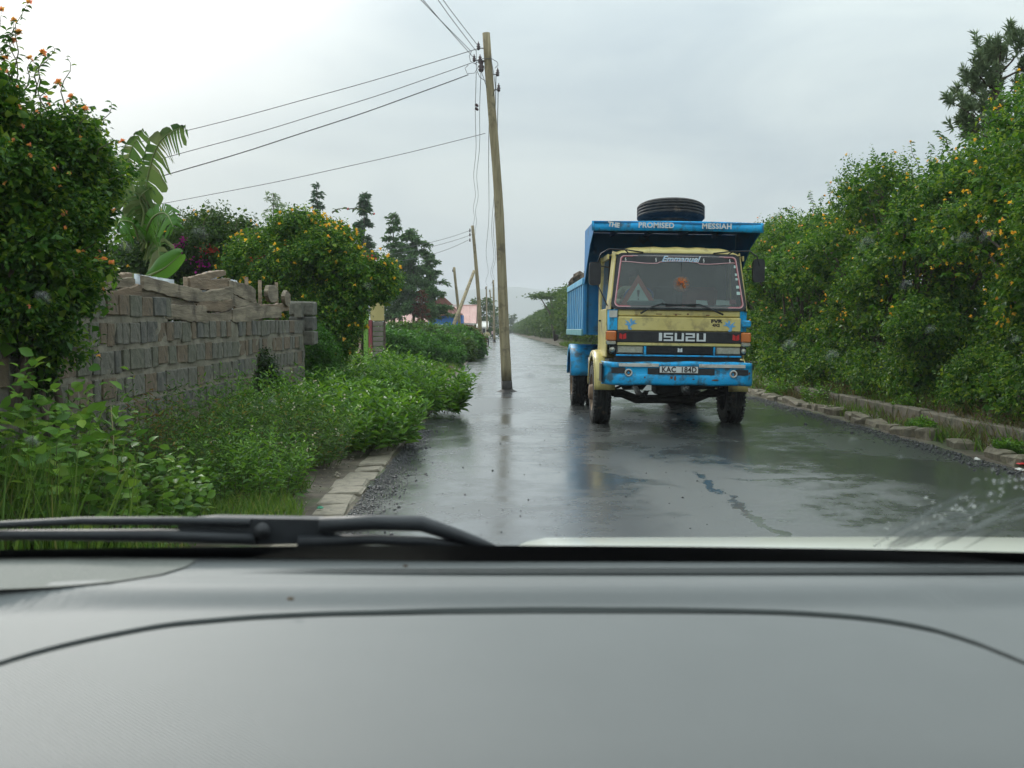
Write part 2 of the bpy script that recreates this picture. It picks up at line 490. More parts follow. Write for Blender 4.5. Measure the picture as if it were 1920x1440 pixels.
    dr = nt.nodes.new('ShaderNodeMapRange'); dr.inputs['To Min'].default_value = 0.29; dr.inputs['To Max'].default_value = 0.48
    nt.links.new(l2.outputs['Value'], dr.inputs['Value']); nt.links.new(dr.outputs['Result'], rgh.inputs['To Min'])
    nt.links.new(wetv, rgh.inputs['Value']); rfin = mth('MULTIPLY_ADD', crk, -0.03, rgh.outputs['Result']); nt.links.new(rfin, b.inputs['Roughness'])
    r = nt.nodes.new('ShaderNodeValToRGB')
    r.color_ramp.elements[0].position = 0.3; r.color_ramp.elements[0].color = (0.028, 0.030, 0.033, 1)
    r.color_ramp.elements[1].position = 0.75; r.color_ramp.elements[1].color = (0.062, 0.064, 0.066, 1)
    nt.links.new(fine.outputs['Fac'], r.inputs['Fac'])
    old = nt.nodes.new('ShaderNodeMix'); old.data_type = 'RGBA'; old.blend_type = 'MULTIPLY'; old.inputs['Factor'].default_value = 1.0
    tone = nt.nodes.new('ShaderNodeMix'); tone.data_type = 'RGBA'; tone.inputs['A'].default_value = (1, 1, 1, 1); tone.inputs['B'].default_value = (1.5, 1.55, 1.4, 1)
    nt.links.new(lane.outputs['Result'], tone.inputs['Factor']); nt.links.new(r.outputs['Color'], old.inputs['A']); nt.links.new(tone.outputs['Result'], old.inputs['B'])
    nt.links.new(old.outputs['Result'], b.inputs['Base Color'])
    b.inputs['IOR'].default_value = 1.5
    b.inputs['Coat Weight'].default_value = 0.85; b.inputs['Coat IOR'].default_value = 1.36
    nt.links.new(rfin, b.inputs['Coat Roughness'])
    b.inputs['Specular IOR Level'].default_value = 0.5
    bp = nt.nodes.new('ShaderNodeBump'); bp.inputs['Distance'].default_value = 0.004
    st = nt.nodes.new('ShaderNodeMapRange'); st.inputs['To Min'].default_value = 0.75; st.inputs['To Max'].default_value = 0.05
    nt.links.new(wetv, st.inputs['Value']); nt.links.new(st.outputs['Result'], bp.inputs['Strength'])
    nt.links.new(fine.outputs['Fac'], bp.inputs['Height']); 
    bp2 = nt.nodes.new('ShaderNodeBump'); bp2.inputs['Strength'].default_value = 0.12; bp2.inputs['Distance'].default_value = 0.03
    nt.links.new(mid.outputs['Fac'], bp2.inputs['Height']); nt.links.new(bp.outputs['Normal'], bp2.inputs['Normal'])
    nt.links.new(bp2.outputs['Normal'], b.inputs['Normal'])
    return m
M_ASPH = asphalt_mat()
M_FIELD = mat('field_ground', (0.045, 0.06, 0.02), (0.10, 0.085, 0.045), scale=0.5, rough=0.9, bump=0.4, bscale=3)
M_SOIL = mat('damp_soil', (0.055, 0.042, 0.028), (0.13, 0.105, 0.075), scale=4, rough=0.85, bump=0.7, bscale=25, dirt=(0.05, 0.075, 0.02), dirt_amt=0.5, dscale=1.2)
M_KERB = mat('kerb_stone', (0.15, 0.13, 0.095), (0.28, 0.243, 0.18), scale=7, rough=0.75, bump=0.5, bscale=35, dirt=(0.07, 0.065, 0.05), dirt_amt=0.25, dscale=6)
M_KERB2 = mat('mossy_kerb_stone', (0.10, 0.088, 0.06), (0.22, 0.18, 0.12), scale=6, rough=0.8, bump=0.6, bscale=30, dirt=(0.05, 0.06, 0.025), dirt_amt=0.45, dscale=5)
M_HILL = mat('hill', (0.06, 0.09, 0.045), (0.10, 0.12, 0.06), scale=0.004, rough=1.0)

g = MB(); g.grid(lambda u, v: (-2600+5200*u, -300+5300*v, -0.06), 26, 26, smooth=False)
tag(g.build('ground', M_FIELD), 'open ground stretching away on both sides of the road', kind='structure')

ys = [-6 + 0.5*i for i in range(0, 80)] + [34+3*i for i in range(0, 60)] + [214+12*i for i in range(0, 27)]
def strip(name, fa, fb, nx, zfn, m, yy):
    mb = MB(); vs = []
    for y in yy:
        a, b = fa(y), fb(y)
        for i in range(nx+1):
            x = a+(b-a)*i/nx; vs.append((x, y, zfn(x, y, i/nx)))
    fs = []
    for j in range(len(yy)-1):
        for i in range(nx):
            q = j*(nx+1)+i; fs.append((q, q+1, q+nx+2, q+nx+1))
    mb.add(vs, fs, 0, True)
    return tag(mb.build(name, m), kind='structure')
rw = np.random.default_rng(3)
_edge = {}
def ragged(y, s):
    return 0.05*math.sin(y*2.1+s) + 0.035*math.sin(y*5.3+2*s) + 0.02*math.sin(y*11.7+s)
road = strip('road', lambda y: road_l(y)+ragged(y, 1)*.8, lambda y: road_r(y)+0.12+ragged(y, 4), 14,
             lambda x, y, t: 0.0 - 0.03*max(0, abs(t-.5)*2-.85)/.15*.4, M_ASPH, ys)
road['label'] = 'wet dark asphalt road mirroring the grey sky'
lv = strip('left_verge', lambda y: -40 if y > 30 else -16, lambda y: road_l(y)+0.08, 40,
           lambda x, y, t: -0.012 + 0.16*(1-max(0, min(1, (t-.55)/.42))) + 0.05*math.sin(x*1.7+y*.9)*(1-t) + 0.02*math.sin(x*5+y*3.1)*(1-t)**.3, M_SOIL, ys)
lv['label'] = 'bare damp earth verge on the left of the road'
rv = strip('right_verge', lambda y: road_r(y)-.02, lambda y: 40 if y > 30 else 22, 50,
           lambda x, y, t: -0.012 + interp(x-road_r(y), [0, .25, .8, 1.05, 1.3, 2.5, 30], [0, .0, -.03, .12, .24, .4, .5]) + 0.03*math.sin(y*2.3+x*3)*min(1, max(0, x-road_r(y)-.3)), M_SOIL, ys)
rv['label'] = 'earth bank rising behind the kerb on the right'

# far hills, a low ridge fading into the rain haze
mb = MB()
def hill(u, v):
    x = -2300+4600*u
    prof = 120*math.exp(-((x+150)/420)**2) + 75*math.exp(-((x-500)/700)**2) + 60*math.exp(-((x+1200)/600)**2) + 10*math.sin(x*.011) + 5*math.sin(x*.037+1)
    return (x*1.6, 3000+500*v, .92*max(0, prof)*math.sin(min(1, v*1.4)*math.pi/2) - 2)
mb.grid(hill, 120, 10)
tag(mb.build('hills', M_HILL), 'low blue grey hills fading into haze at the end of the road', kind='structure')

# ------------------------------------------------------------------ kerbs (setting) with each stone a piece
kl = empty('left_kerb', (0, 0, 0)); tag(kl, 'flat pale kerb slabs along the left road edge', kind='structure')
y = 5.5
while y < 27:
    L = random.uniform(.42, .62); w = random.uniform(.28, .36)
    xr = road_l(y)-.03+random.uniform(-.02, .03)
    b = MB(); b.box((-w/2, -L/2, -.14), (w/2, L/2, .0), .02, jit=.010)
    o = b.build('kerb_stone', M_KERB, kl)
    o.location = (xr-w/2, y+L/2, .012+random.uniform(-.012, .012)); o.rotation_euler = (random.uniform(-.02, .02), random.uniform(-.05, .02), random.uniform(-.06, .06))
    y += L+random.uniform(.01, .04)
kr = empty('right_kerb', (0, 0, 0)); tag(kr, 'broken row of rough tan kerb blocks along the right road edge', kind='structure')
y = 8.5
while y < 62:
    L = random.uniform(.38, .62)
    if random.random() < (.74 if y < 30 else .8):
        h = random.uniform(.09, .15); w = random.uniform(.22, .32)
        b = MB(); b.box((-w/2, -L/2, -.1), (w/2, L/2, h), .035, jit=.018)
        o = b.build('kerb_stone', M_KERB2, kr)
        o.location = (road_r(y)+.22+w/2+random.uniform(-.06, .08), y+L/2, random.uniform(-.05, .01))
        o.rotation_euler = (random.uniform(-.08, .08), random.uniform(-.12, .1), random.uniform(-.16, .16))
    y += L+random.uniform(.02, .16)

# low drain wall behind the right kerb
M_DRAIN = mat('old_concrete', (0.085, 0.075, 0.055), (0.18, 0.155, 0.11), scale=4, rough=0.85, bump=0.5, bscale=28, dirt=(0.05, 0.055, 0.03), dirt_amt=0.4, dscale=2.5)
dw = empty('low_wall', (6.9, 9, 0)); tag(dw, 'low concrete block drain wall under the right hedge', 'low wall')
y = 9.0
while y < 23.5:
    L = random.uniform(.85, 1.15)
    b = MB(); b.box((-.11, -L/2, -.15), (.11, L/2, .27+random.uniform(-.02, .02)), .02, jit=.008)
    o = b.build('block', M_DRAIN, dw); o.location = (random.uniform(-.015, .015), y-9+L/2, 0); o.rotation_euler = (0, random.uniform(-.03, .03), random.uniform(-.02, .02))
    y += L+.02

# ------------------------------------------------------------------ stone wall on the left
M_ST = [mat('stone_grey', (0.10, 0.096, 0.077), (0.19, 0.18, 0.145), scale=9, rough=0.85, bump=0.7, bscale=30, dirt=(0.055, 0.05, 0.035), dirt_amt=0.3, dscale=5),
        mat('stone_brown', (0.115, 0.086, 0.056), (0.20, 0.15, 0.10), scale=9, rough=0.85, bump=0.7, bscale=30, dirt=(0.07, 0.06, 0.045), dirt_amt=0.3, dscale=5),
        mat('stone_dark', (0.07, 0.07, 0.062), (0.14, 0.132, 0.112), scale=9, rough=0.85, bump=0.7, bscale=30),
        mat('stone_green_grey', (0.095, 0.095, 0.07), (0.17, 0.163, 0.122), scale=9, rough=0.85, bump=0.7, bscale=30, dirt=(0.06, 0.06, 0.04), dirt_amt=0.3, dscale=5)]
M_MORTAR = mat('mortar', (0.16, 0.145, 0.108), (0.27, 0.243, 0.185), scale=6, rough=0.9, bump=0.8, bscale=22, dirt=(0.12, 0.105, 0.075), dirt_amt=0.35, dscale=3)
WY0, WY1 = 5.6, 17.6
def wall_x(y): return interp(y, [5.6, 8.7, 17.6], [-3.72, -3.66, -3.38])
def course_z(y, r): return 1.67 + .012*(y-10.4) - .26*r        # top of course r (r=0 the highest full one)
sw = empty('stone_wall', (wall_x(12), 12, 0)); tag(sw, 'old mortared stone block wall behind the weeds on the left', 'wall')
swo = Vector(sw.location)
def wall_pt(y, z, out=0.0): return Vector((wall_x(y)+out, y, z)) - swo
mb = MB()
def front(u, v):
    y = WY0+(WY1-WY0)*u; zt = course_z(y, 0)-.015
    z = -.1+(zt+.1)*v
    return wall_pt(y, z, -.012+.010*math.sin(y*7+z*9)+.008*math.sin(y*17-z*23))
mb.grid(front, 140, 22)
def back(u, v):
    y = WY0+(WY1-WY0)*u; zt = course_z(y, 0)-.015
    return wall_pt(y, -.1+(zt+.1)*v, -.24)
mb.grid(back, 20, 2, flip=True)
mb.grid(lambda u, v: wall_pt(WY0+(WY1-WY0)*u, course_z(WY0+(WY1-WY0)*u, 0)-.015, -.01-.23*v), 40, 2)
mb.grid(lambda u, v: wall_pt(WY1, -.1+(course_z(WY1, 0)+.085)*v, -.01-.23*u), 3, 3)
mb.grid(lambda u, v: wall_pt(5.6+5.45*u, course_z(5.6+5.45*u, 0)-.016+.25*v, -.010), 40, 3)
mb.build('mortar', M_MORTAR, sw)
for r in range(-1, 7):
    y = WY0+random.uniform(0, .3)
    while y < WY1-.12:
        L = random.uniform(.13, .36)
        if y+L > WY1: L = WY1-y
        ok = r >= 0 or (5.5 < y < 11.0) or y > 17.0
        if ok and L > .12 and random.random() > .02:
            h = .205+random.uniform(-.02, .014)
            zt = course_z(y+L/2, r)-.016+random.uniform(-.012, .008)
            x = wall_x(y+L/2)
            b = MB(); b.box((-.11, -L/2+.010, -h), (.004+random.uniform(-.004, .008), L/2-.010, 0), .005, jit=.004)
            wts = [.44, .24, .08, .24] if r >= 0 else [.3, .15, .5, .05]
            o = b.build('stone', M_ST[random.choices(range(4), wts)[0]], sw)
            o.location = Vector((x, y+L/2, zt))-swo
            o.rotation_euler = (0.012, random.uniform(-.03, .03), -.03+random.uniform(-.03, .03))
        y += L+random.uniform(.005, .02)
# end pier
for k in range(3):
    b = MB(); b.box((-.26, -.2, -.24), (.16, .2, 0), .025, jit=.012)
    o = b.build('pier_block', M_ST[[0, 2, 0][k]], sw); o.location = Vector((wall_x(17.6), 17.75, 1.56+.25*k))-swo

# rough timber offcuts laid along the wall top
M_WOOD = mat('weathered_offcut', (0.12, 0.095, 0.064), (0.31, 0.255, 0.18), scale=5, rough=0.85, bump=0.6, bscale=20, stretch=(1, .35, 2.5), dirt=(0.09, 0.07, 0.05), dirt_amt=0.35, dscale=3)
M_WOOD2 = mat('brown_offcut', (0.13, 0.09, 0.056), (0.26, 0.19, 0.125), scale=5, rough=0.85, bump=0.6, bscale=20, stretch=(1, .35, 2.5), dirt=(0.08, 0.06, 0.04), dirt_amt=0.3, dscale=3)
M_ZINC = mat('dull_zinc', (0.30, 0.33, 0.35), (0.52, 0.55, 0.56), scale=3, rough=0.45, metal=0.5, dirt=(0.2, 0.12, 0.07), dirt_amt=0.25, dscale=4)
tf = empty('timber_fence', (wall_x(13), 13, 1.7)); tag(tf, 'rough wavy timber offcuts stacked along the top of the stone wall', 'fence')
tfo = Vector(tf.location)
def offcut(y0, z0, y1, z1, h, out, m, seed):
    rr = random.Random(seed); n = 16; mb = MB(); top, bot = [], []
    p1, p2, p3 = rr.uniform(0, 6), rr.uniform(0, 6), rr.uniform(0, 6)
    for i in range(n+1):
        t = i/n; y = y0+(y1-y0)*t; z = z0+(z1-z0)*t
        e = min(1, min(t, 1-t)*12+.8)
        zt = z + h/2*e*(1+.15*math.sin(t*4+p1)) + rr.uniform(-.008, .008) + .02*math.sin(t*3+p3)
        zb = z - h/2*e*(1+.2*math.sin(t*4.5+p2)) + rr.uniform(-.008, .008) + .02*math.sin(t*3+p3)
        x = wall_x(y)+out+.01*math.sin(t*4+p2)
        top.append((x, y, zt)); bot.append((x, y, zb))
    vs = []
    for a, c in zip(top, bot):
        for dx in (0, -.035):
            tw = .012*math.sin(a[1]*5)
            vs += [(a[0]+dx-tw-.012, a[1], a[2]), (a[0]+dx, a[1], a[2]-.007), (c[0]+dx, c[1], c[2]+.007), (c[0]+dx+tw-.012, c[1], c[2])]
    vs = [Vector(v)-tfo for v in vs]; fs = []
    for i in range(n):
        a = i*8; q = a+8
        for k in range(3): fs.append((a+k, q+k, q+k+1, a+k+1))
        for k in range(4, 7): fs.append((a+k+1, q+k+1, q+k, a+k))
        fs.append((a, a+4, q+4, q)); fs.append((a+3, q+3, q+7, a+7))
    fs.append((0, 1, 2, 3, 7, 6, 5, 4)); e = n*8; fs.append((e+4, e+5, e+6, e+7, e+3, e+2, e+1, e))
    mb.add(vs, fs); return mb.build('plank', m, tf)
def zpx(py, y): return CAMH+(VPY-py)*y/F_PX
# y from px along wall, rows given by photo heights
def ypx(px): return float(np.interp(px, [0, 60, 130, 200, 273, 330, 400, 460, 520, 547, 575], [7.55, 8.05, 8.66, 9.45, 10.4, 11.3, 12.5, 13.8, 15.7, 16.6, 17.7]))
cuts = [  # px0, py0, px1, py1, height px, out, mat
    (188, 556, 268, 545, 22, .02, 1), (200, 536, 262, 534, 20, -.02, 0), (196, 520, 262, 518, 10, -.05, 1),
    (272, 528, 380, 556, 26, .03, 0), (268, 548, 372, 578, 20, .0, 0), (312, 578, 392, 588, 22, .03, 0), (366, 535, 445, 530, 24, -.02, 1),
    (374, 560, 444, 552, 22, .02, 0), (372, 582, 442, 566, 20, .03, 1), (390, 594, 446, 590, 18, .02, 0), (440, 535, 484, 556, 26, .01, 0),
    (442, 562, 490, 580, 22, .02, 0), (440, 592, 530, 588, 24, .03, 0), (376, 522, 442, 516, 12, -.05, 1), (310, 596, 392, 598, 12, .035, 0),
    (488, 578, 548, 578, 16, .0, 1), (445, 548, 492, 566, 14, -.03, 1), (268, 566, 320, 590, 18, -.01, 1)]
for i, (a, b_, c, d, hp, out, mi) in enumerate(cuts):
    y0, y1 = ypx(a), ypx(c); ym = (y0+y1)/2
    offcut(y0, zpx(b_, y0), y1, zpx(d, y1), hp*ym/F_PX*1.0, out-.03, (M_WOOD, M_WOOD2)[mi], i+10)
for px_, ptop in ((500, 526), (530, 530), (478, 520), (362, 520)):
    y = ypx(px_); b = MB(); b.tube([wall_pt(y, 1.6, -.08)+swo-tfo, wall_pt(y+.02, zpx(ptop, y), -.09)+swo-tfo], [.03, .026], 7)
    b.build('post', M_WOOD2, tf)
for px_, py_, w_, h_ in ((512, 552, .30, .30), (540, 560, .22, .26)):      # sawn log ends
    y = ypx(px_); b = MB(); pts = []
    for k in range(11):
        a = 2*math.pi*k/11; r = 1+random.uniform(-.16, .16)
        pts.append(wall_pt(y+w_*r*math.cos(a), zpx(py_, y)+h_/2*r*math.sin(a), .01)+swo-tfo)
    b.prism(pts, (-.06, 0, 0)); b.build('log_slab', M_WOOD, tf)
def sheet(px0, px1, py0, py1, name='metal_sheet'):
    y0, y1 = ypx(px0), ypx(px1); b = MB()
    b.grid(lambda u, v: Vector((wall_x(y0)-.18+.012*math.sin(u*40), y0+(y1-y0)*u, zpx(py1, (y0+y1)/2)+(zpx(py0, (y0+y1)/2)-zpx(py1, (y0+y1)/2))*v))-tfo, 40, 1)
    o = b.build(name, M_ZINC, tf); o.modifiers.new('t', 'SOLIDIFY').thickness = .003
sheet(285, 362, 520, 560); sheet(418, 440, 512, 560); sheet(448, 476, 524, 570); sheet(385, 420, 543, 580)
# ------------------------------------------------------------------ tipper truck
M_BLUE = mat('truck_blue_paint', (0.005, 0.36, 0.76), (0.010, 0.43, 0.82), scale=3, rough=0.5, spec=0.4, dirt=(0.05, 0.12, 0.17), dirt_amt=0.6, dscale=6)
M_BLUE2 = mat('tipper_blue_paint', (0.004, 0.17, 0.45), (0.007, 0.23, 0.54), scale=2.5, rough=0.5, bump=0.15, bscale=8, dirt=(0.03, 0.09, 0.16), dirt_amt=0.35, dscale=2.5)
M_CREAM = mat('truck_cream_paint', (0.60, 0.49, 0.165), (0.68, 0.57, 0.22), scale=2.5, rough=0.4, coat=0.2, dirt=(0.30, 0.23, 0.10), dirt_amt=0.45, dscale=3.5)
M_RUST = mat('rust', (0.10, 0.035, 0.012), (0.24, 0.10, 0.035), scale=14, rough=0.9, bump=0.5, bscale=40)
M_BLACK = mat('black_plastic', (0.010, 0.011, 0.014), (0.022, 0.023, 0.026), scale=10, rough=0.5)
M_CHASSIS = mat('chassis_grime', (0.010, 0.009, 0.008), (0.035, 0.028, 0.022), scale=8, rough=0.8, bump=0.3)
M_RUBBER = mat('tyre_rubber', (0.011, 0.011, 0.012), (0.028, 0.027, 0.026), scale=12, rough=0.72, dirt=(0.11, 0.075, 0.05), dirt_amt=0.12, dscale=6)
M_RIM = mat('muddy_rim', (0.16, 0.10, 0.06), (0.30, 0.20, 0.13), scale=10, rough=0.8, bump=0.3)
M_GALV = mat('white_metal_strip', (0.48, 0.47, 0.42), (0.62, 0.61, 0.56), scale=6, rough=0.5, dirt=(0.25, 0.18, 0.1), dirt_amt=0.3, dscale=8)
M_ORANGE = mat('amber_lens', (0.55, 0.13, 0.015), (0.62, 0.18, 0.03), scale=9, rough=0.25, coat=0.5)
M_LENS = mat('headlamp_lens', (0.30, 0.29, 0.22), (0.46, 0.45, 0.38), scale=14, rough=0.15, metal=0.3, coat=0.6)
M_WHITE = mat('white_lettering', (0.72, 0.72, 0.69))
M_BADGE = mat('chrome_letters', (0.68, 0.70, 0.70), rough=0.35, metal=0.2)
M_RED = mat('red_emblem', (0.55, 0.02, 0.02), rough=0.4)
M_DECAL = mat('sky_blue_decal', (0.10, 0.33, 0.62), (0.16, 0.42, 0.70), scale=20, rough=0.5)
M_DARKTXT = mat('dark_lettering', (0.03, 0.02, 0.02), rough=0.5)
M_GLASS = pane_mat('truck_glass', tint=(0.62, 0.74, 0.72), refl=1.35, ior=1.5, film=0.11)
M_STKR = mat('paper_sticker', (0.50, 0.66, 0.62), rough=0.6)
M_PINK = mat('pink_trim', (0.72, 0.42, 0.44), rough=0.5)
M_REDTRIM = mat('red_trim', (0.45, 0.10, 0.12), rough=0.5)
M_SEAT = mat('red_seat', (0.30, 0.06, 0.05), (0.40, 0.09, 0.07), scale=8, rough=0.8)
M_INT = mat('cab_lining', (0.035, 0.045, 0.045), (0.06, 0.07, 0.07), scale=5, rough=0.8)
M_DASHT = mat('cab_dash', (0.10, 0.15, 0.15), (0.15, 0.20, 0.20), scale=5, rough=0.6)

M_RIB = mat('pale_blue_rib', (0.10, 0.42, 0.68), (0.26, 0.55, 0.74), scale=4, rough=0.5)  # ribs and top rails: a paler blue than the side boards
TX, TY = 2.79, 16.1
truck = empty('tipper_truck', (TX, TY, 0)); tag(truck, 'blue and cream tipper truck facing us on the wet road', 'truck')
ROLL = math.radians(0.85)
def RX(p):
    x, y, z = p; zc = z-.8
    return (x*math.cos(ROLL)+zc*math.sin(ROLL), y, .8+zc*math.cos(ROLL)-x*math.sin(ROLL))
def tb(mb, name, m, parent=None, label=None):
    o = mb.build(name, m, parent if parent else truck, xf=RX)
    if label: o['label'] = label
    return o
def text_mesh(txt, size, depth=0.004, shear=0.0, bold=0.0, sx=1.0, spacing=1.0):
    c = bpy.data.curves.new('lettering', 'FONT'); c.body = txt; c.size = size; c.align_x = 'CENTER'; c.align_y = 'CENTER'
    c.extrude = depth/2; c.shear = shear; c.offset = bold; c.space_character = spacing; c.resolution_u = 3
    o = bpy.data.objects.new('lettering', c); COL.objects.link(o)
    bpy.context.view_layer.update()
    me = bpy.data.meshes.new_from_object(o.evaluated_get(bpy.context.evaluated_depsgraph_get()))
    bpy.data.objects.remove(o); bpy.data.curves.remove(c)
    for v in me.vertices: v.co.x *= sx
    return me
def lettering(txt, size, x, y, z, m, parent, tilt=0.0, lean=0.0, **k):
    """flat lettering on a face that looks towards -y"""
    me = text_mesh(txt, size, **k)
    R = Matrix.Translation((x, y, z)) @ Matrix.Rotation(tilt, 4, 'Y') @ Matrix.Rotation(math.pi/2+lean, 4, 'X')
    for v in me.vertices: v.co = RX(R @ v.co)
    o = link('lettering', me, m, parent); return o
def wheel(name, cx, cy, r, w, side, dual=False):
    """wheel with tyre (+ treads), rim, hub; side -1: outer face at -x"""
    root = None
    mb = MB(); s = side
    prof = [(-w/2, r*.60), (-w/2-.004, r*.72), (-w/2, r*.86), (-w/2+.03, r*.955), (-w/2+.05, r*.985)]
    for k in range(4):
        a = -w/2+.05+(w-.1)*k/4; bnd = (w-.1)/4
        prof += [(a+bnd*.12, r), (a+bnd*.82, r), (a+bnd*.86, r-.014), (a+bnd*.98, r-.014)]
    prof += [(w/2-.05, r*.985), (w/2-.03, r*.955), (w/2, r*.86), (w/2+.004, r*.72), (w/2, r*.60)]
    mb.lathe(prof, (cx, cy, r), 'x', 40)
    for k in range(44):                       # shoulder lugs
        a = 2*math.pi*k/44
        for q in (-1, 1):
            x0 = q*(w/2-.045)
            c, sn = math.cos(a), math.sin(a); da = .05
            pts = []
            for rr_, aa in ((r*.93, a-da), (r+.004, a-da), (r+.004, a+da*.2), (r*.93, a+da*.2)):
                pts.append((cx+x0, cy+rr_*math.cos(aa), r+rr_*math.sin(aa)))
            mb.prism(pts, (q*.045, 0, 0))
    ty = mb.build(name, M_RUBBER, truck)
    o = s*w/2
    mb = MB(); mb.lathe([(o*1.0, r*.615), (o*.9, r*.60), (o*.75, r*.55), (o*.55, r*.50), (o*.35, r*.30), (o*.5, r*.27), (o*1.25, r*.24), (o*1.3, r*.20), (o*1.35, .001)] if not dual else
             [(o*1.0, r*.615), (o*.85, r*.58), (o*.2, r*.55), (-o*.5, r*.48), (-o*.5, r*.25), (o*.6, r*.2), (o*.65, .001)], (cx, cy, r), 'x', 28)
    rm = mb.build('rim', M_RIM, ty)
    for k in range(8):
        a = 2*math.pi*k/8; b = MB(); off = .3 if not dual else -.45
        b.lathe([(0, .018), (s*.05, .018), (s*.055, .001)], (cx+o*off, cy+r*.39*math.cos(a), r+r*.39*math.sin(a)), 'x', 6, smooth=False)
        b.build('wheel_nut', M_RUST, ty)
    return ty
R_T = .52
for s in (-1, 1):
    wheel('front_wheel', s*1.115, 1.2, R_T, .29, s)
    wheel('rear_wheel', s*1.175, 5.45, R_T, .27, s, True)
    wheel('rear_wheel', s*.86, 5.45, R_T, .27, s, True)
# chassis, axles, springs
mb = MB()
for s in (-1, 1): mb.box((s*.46, .5, .78), (s*.38, 6.3, 1.02), .01)
for y in (.6, 2.3, 3.8, 6.1): mb.box((-.379, y, .80), (.379, y+.1, .98))
mb.build('chassis', M_CHASSIS, truck)
mb = MB(); mb.tube([(-1.0, 1.2, .52), (-.75, 1.2, .50), (-.5, 1.2, .40), (.5, 1.2, .40), (.75, 1.2, .50), (1.0, 1.2, .52)], [.06, .07, .075, .075, .07, .06], 8)
mb.build('front_axle', M_CHASSIS, truck)
mb = MB(); mb.tube([(-1.0, 5.45, .52), (-.3, 5.45, .52), (-.2, 5.45, .52), (.2, 5.45, .52), (.3, 5.45, .52), (1.0, 5.45, .52)], [.09, .1, .22, .22, .1, .09], 12)
mb.build('rear_axle', M_CHASSIS, truck)
for s in (-1, 1):
    mb = MB()
    for k in range(4):
        h = .02*k; L = .75-.13*k
        mb.grid(lambda u, v: (s*.42+(u-.5)*.08, 1.2+(v-.5)*2*L, .50-h+.09*((v-.5)*2*L/.75)**2), 1, 8)
    o = mb.build('leaf_spring', M_CHASSIS, truck); o.modifiers.new('t', 'SOLIDIFY').thickness = .015
mb = MB(); mb.tube([(-.62, .75, .86), (-.75, .9, .66), (-.95, 1.05, .55)], .022, 6); mb.tube([(-.9, 1.0, .46), (.9, 1.0, .46)], .02, 6); mb.build('steering_linkage', M_CHASSIS, truck)
mb = MB(); mb.box((-.33, .35, .66), (.33, 1.6, 1.0), .06); mb.box((-.2, .9, .48), (.22, 1.5, .70), .05); mb.build('engine', M_CHASSIS, truck)
mb = MB(); mb.tube([(-.98, 2.0, .62), (-.98, 2.7, .62)], .17, 14); mb.build('air_tank', M_CHASSIS, truck)
mb = MB(); mb.tube([(-1.12, 2.35, .66), (-1.12, 2.36, 1.08)], .10, 12); mb.build('air_filter', M_BLACK, truck)
mb = MB(); mb.box((.55, 2.2, .5), (1.1, 3.4, .95), .05); mb.build('fuel_tank', M_CHASSIS, truck)

# cab --------------------------------------------------------------------------
mb = MB(); mb.box((-1.02, .03, 1.60), (1.02, .10, 1.775), .012); mb.box((-1.02, .04, 1.54), (1.02, .11, 1.60))
pan = [(-1.0, .075, 1.79), (1.0, .075, 1.79), (1.0, .02, 1.765), (-1.0, .02, 1.765)]
fp = MB(); fp.box((-.965, .0, 1.552), (.985, .07, 1.775), .016)
fpo = tb(fp, 'front_panel', M_CREAM)
up = MB(); up.box((-.965, .03, 1.782), (.985, .10, 1.888), .018); tb(up, 'scuttle_panel', M_CREAM)
for (x0, z0, w, h) in ((-.36, 1.815, .10, .012), (-.09, 1.82, .13, .010), (-.06, 1.80, .03, .03), (.13, 1.812, .03, .026), (.43, 1.805, .06, .014), (-.70, 1.80, .05, .008)):
    b = MB(); b.box((x0, .026, z0), (x0+w, .031, z0+h), .002); tb(b, 'rust_patch', M_RUST, fpo)
# doves on the panel: flat decals
def dove(cx, cz, f, sc):
    pts = [(0, .0), (.05, .05), (.12, .09), (.07, .02), (.13, .0), (.06, -.03), (.05, -.10), (.0, -.12), (-.03, -.09), (.01, -.07), (.0, -.04), (-.05, .0), (-.13, .01), (-.07, .04), (-.10, .09), (-.03, .06), (-.02, .12), (.02, .09)]
    b = MB(); b.prism([(cx+f*p[0]*sc, -.001, cz+p[1]*sc) for p in pts], (0, -.0025, 0)); tb(b, 'dove_decal', M_DECAL, fpo)
dove(-.76, 1.655, -1, .78); dove(.80, 1.645, 1, .78)
lettering('FVR', .072, .595, -.002, 1.717, M_DARKTXT, fpo, sx=1.45, bold=.004); lettering('4X2', .058, .59, -.002, 1.655, M_DARKTXT, fpo, sx=1.2, bold=.003)
gs = MB(); gs.box((-.98, -.012, 1.372), (1.0, .05, 1.548), .008)
gso = tb(gs, 'name_strip', M_BLACK)
for z in (1.395, 1.425, 1.455, 1.485, 1.515):
    b = MB(); b.box((-.97, -.017, z), (.99, -.0125, z+.008)); tb(b, 'slat', M_BLACK, gso)
# ISUZU badge letters built as strokes
def stroke_letters(word, x0, z0, w, h, t, gap, y):
    L = {'I': [(0, 0, .34, 1)], 'S': [(0, 0, 1, .2), (.78, .2, 1, .42), (0, .42, 1, .6), (0, .6, .22, .8), (0, .8, 1, 1)],
         'U': [(0, 0, 1, .2), (0, .2, .24, 1), (.76, .2, 1, 1)], 'Z': [(0, 0, 1, .2), (0, .2, .24, .42), (0, .42, 1, .6), (.76, .6, 1, .8), (0, .8, 1, 1)]}
    x = x0
    for ch in word:
        b = MB(); ww = w*(.34 if ch == 'I' else 1)
        for (a, c, d, e) in L[ch]:
            k = 1 if ch != 'I' else 1/.34
            b.box((x+a*ww*k, y-.012, z0+c*h), (x+d*ww*k, y, z0+e*h))
        o = tb(b, 'letter', M_BADGE, gso); x += ww+gap
stroke_letters('ISUZU', -.315, 1.398, .145, .128, .03, .028, -.018)
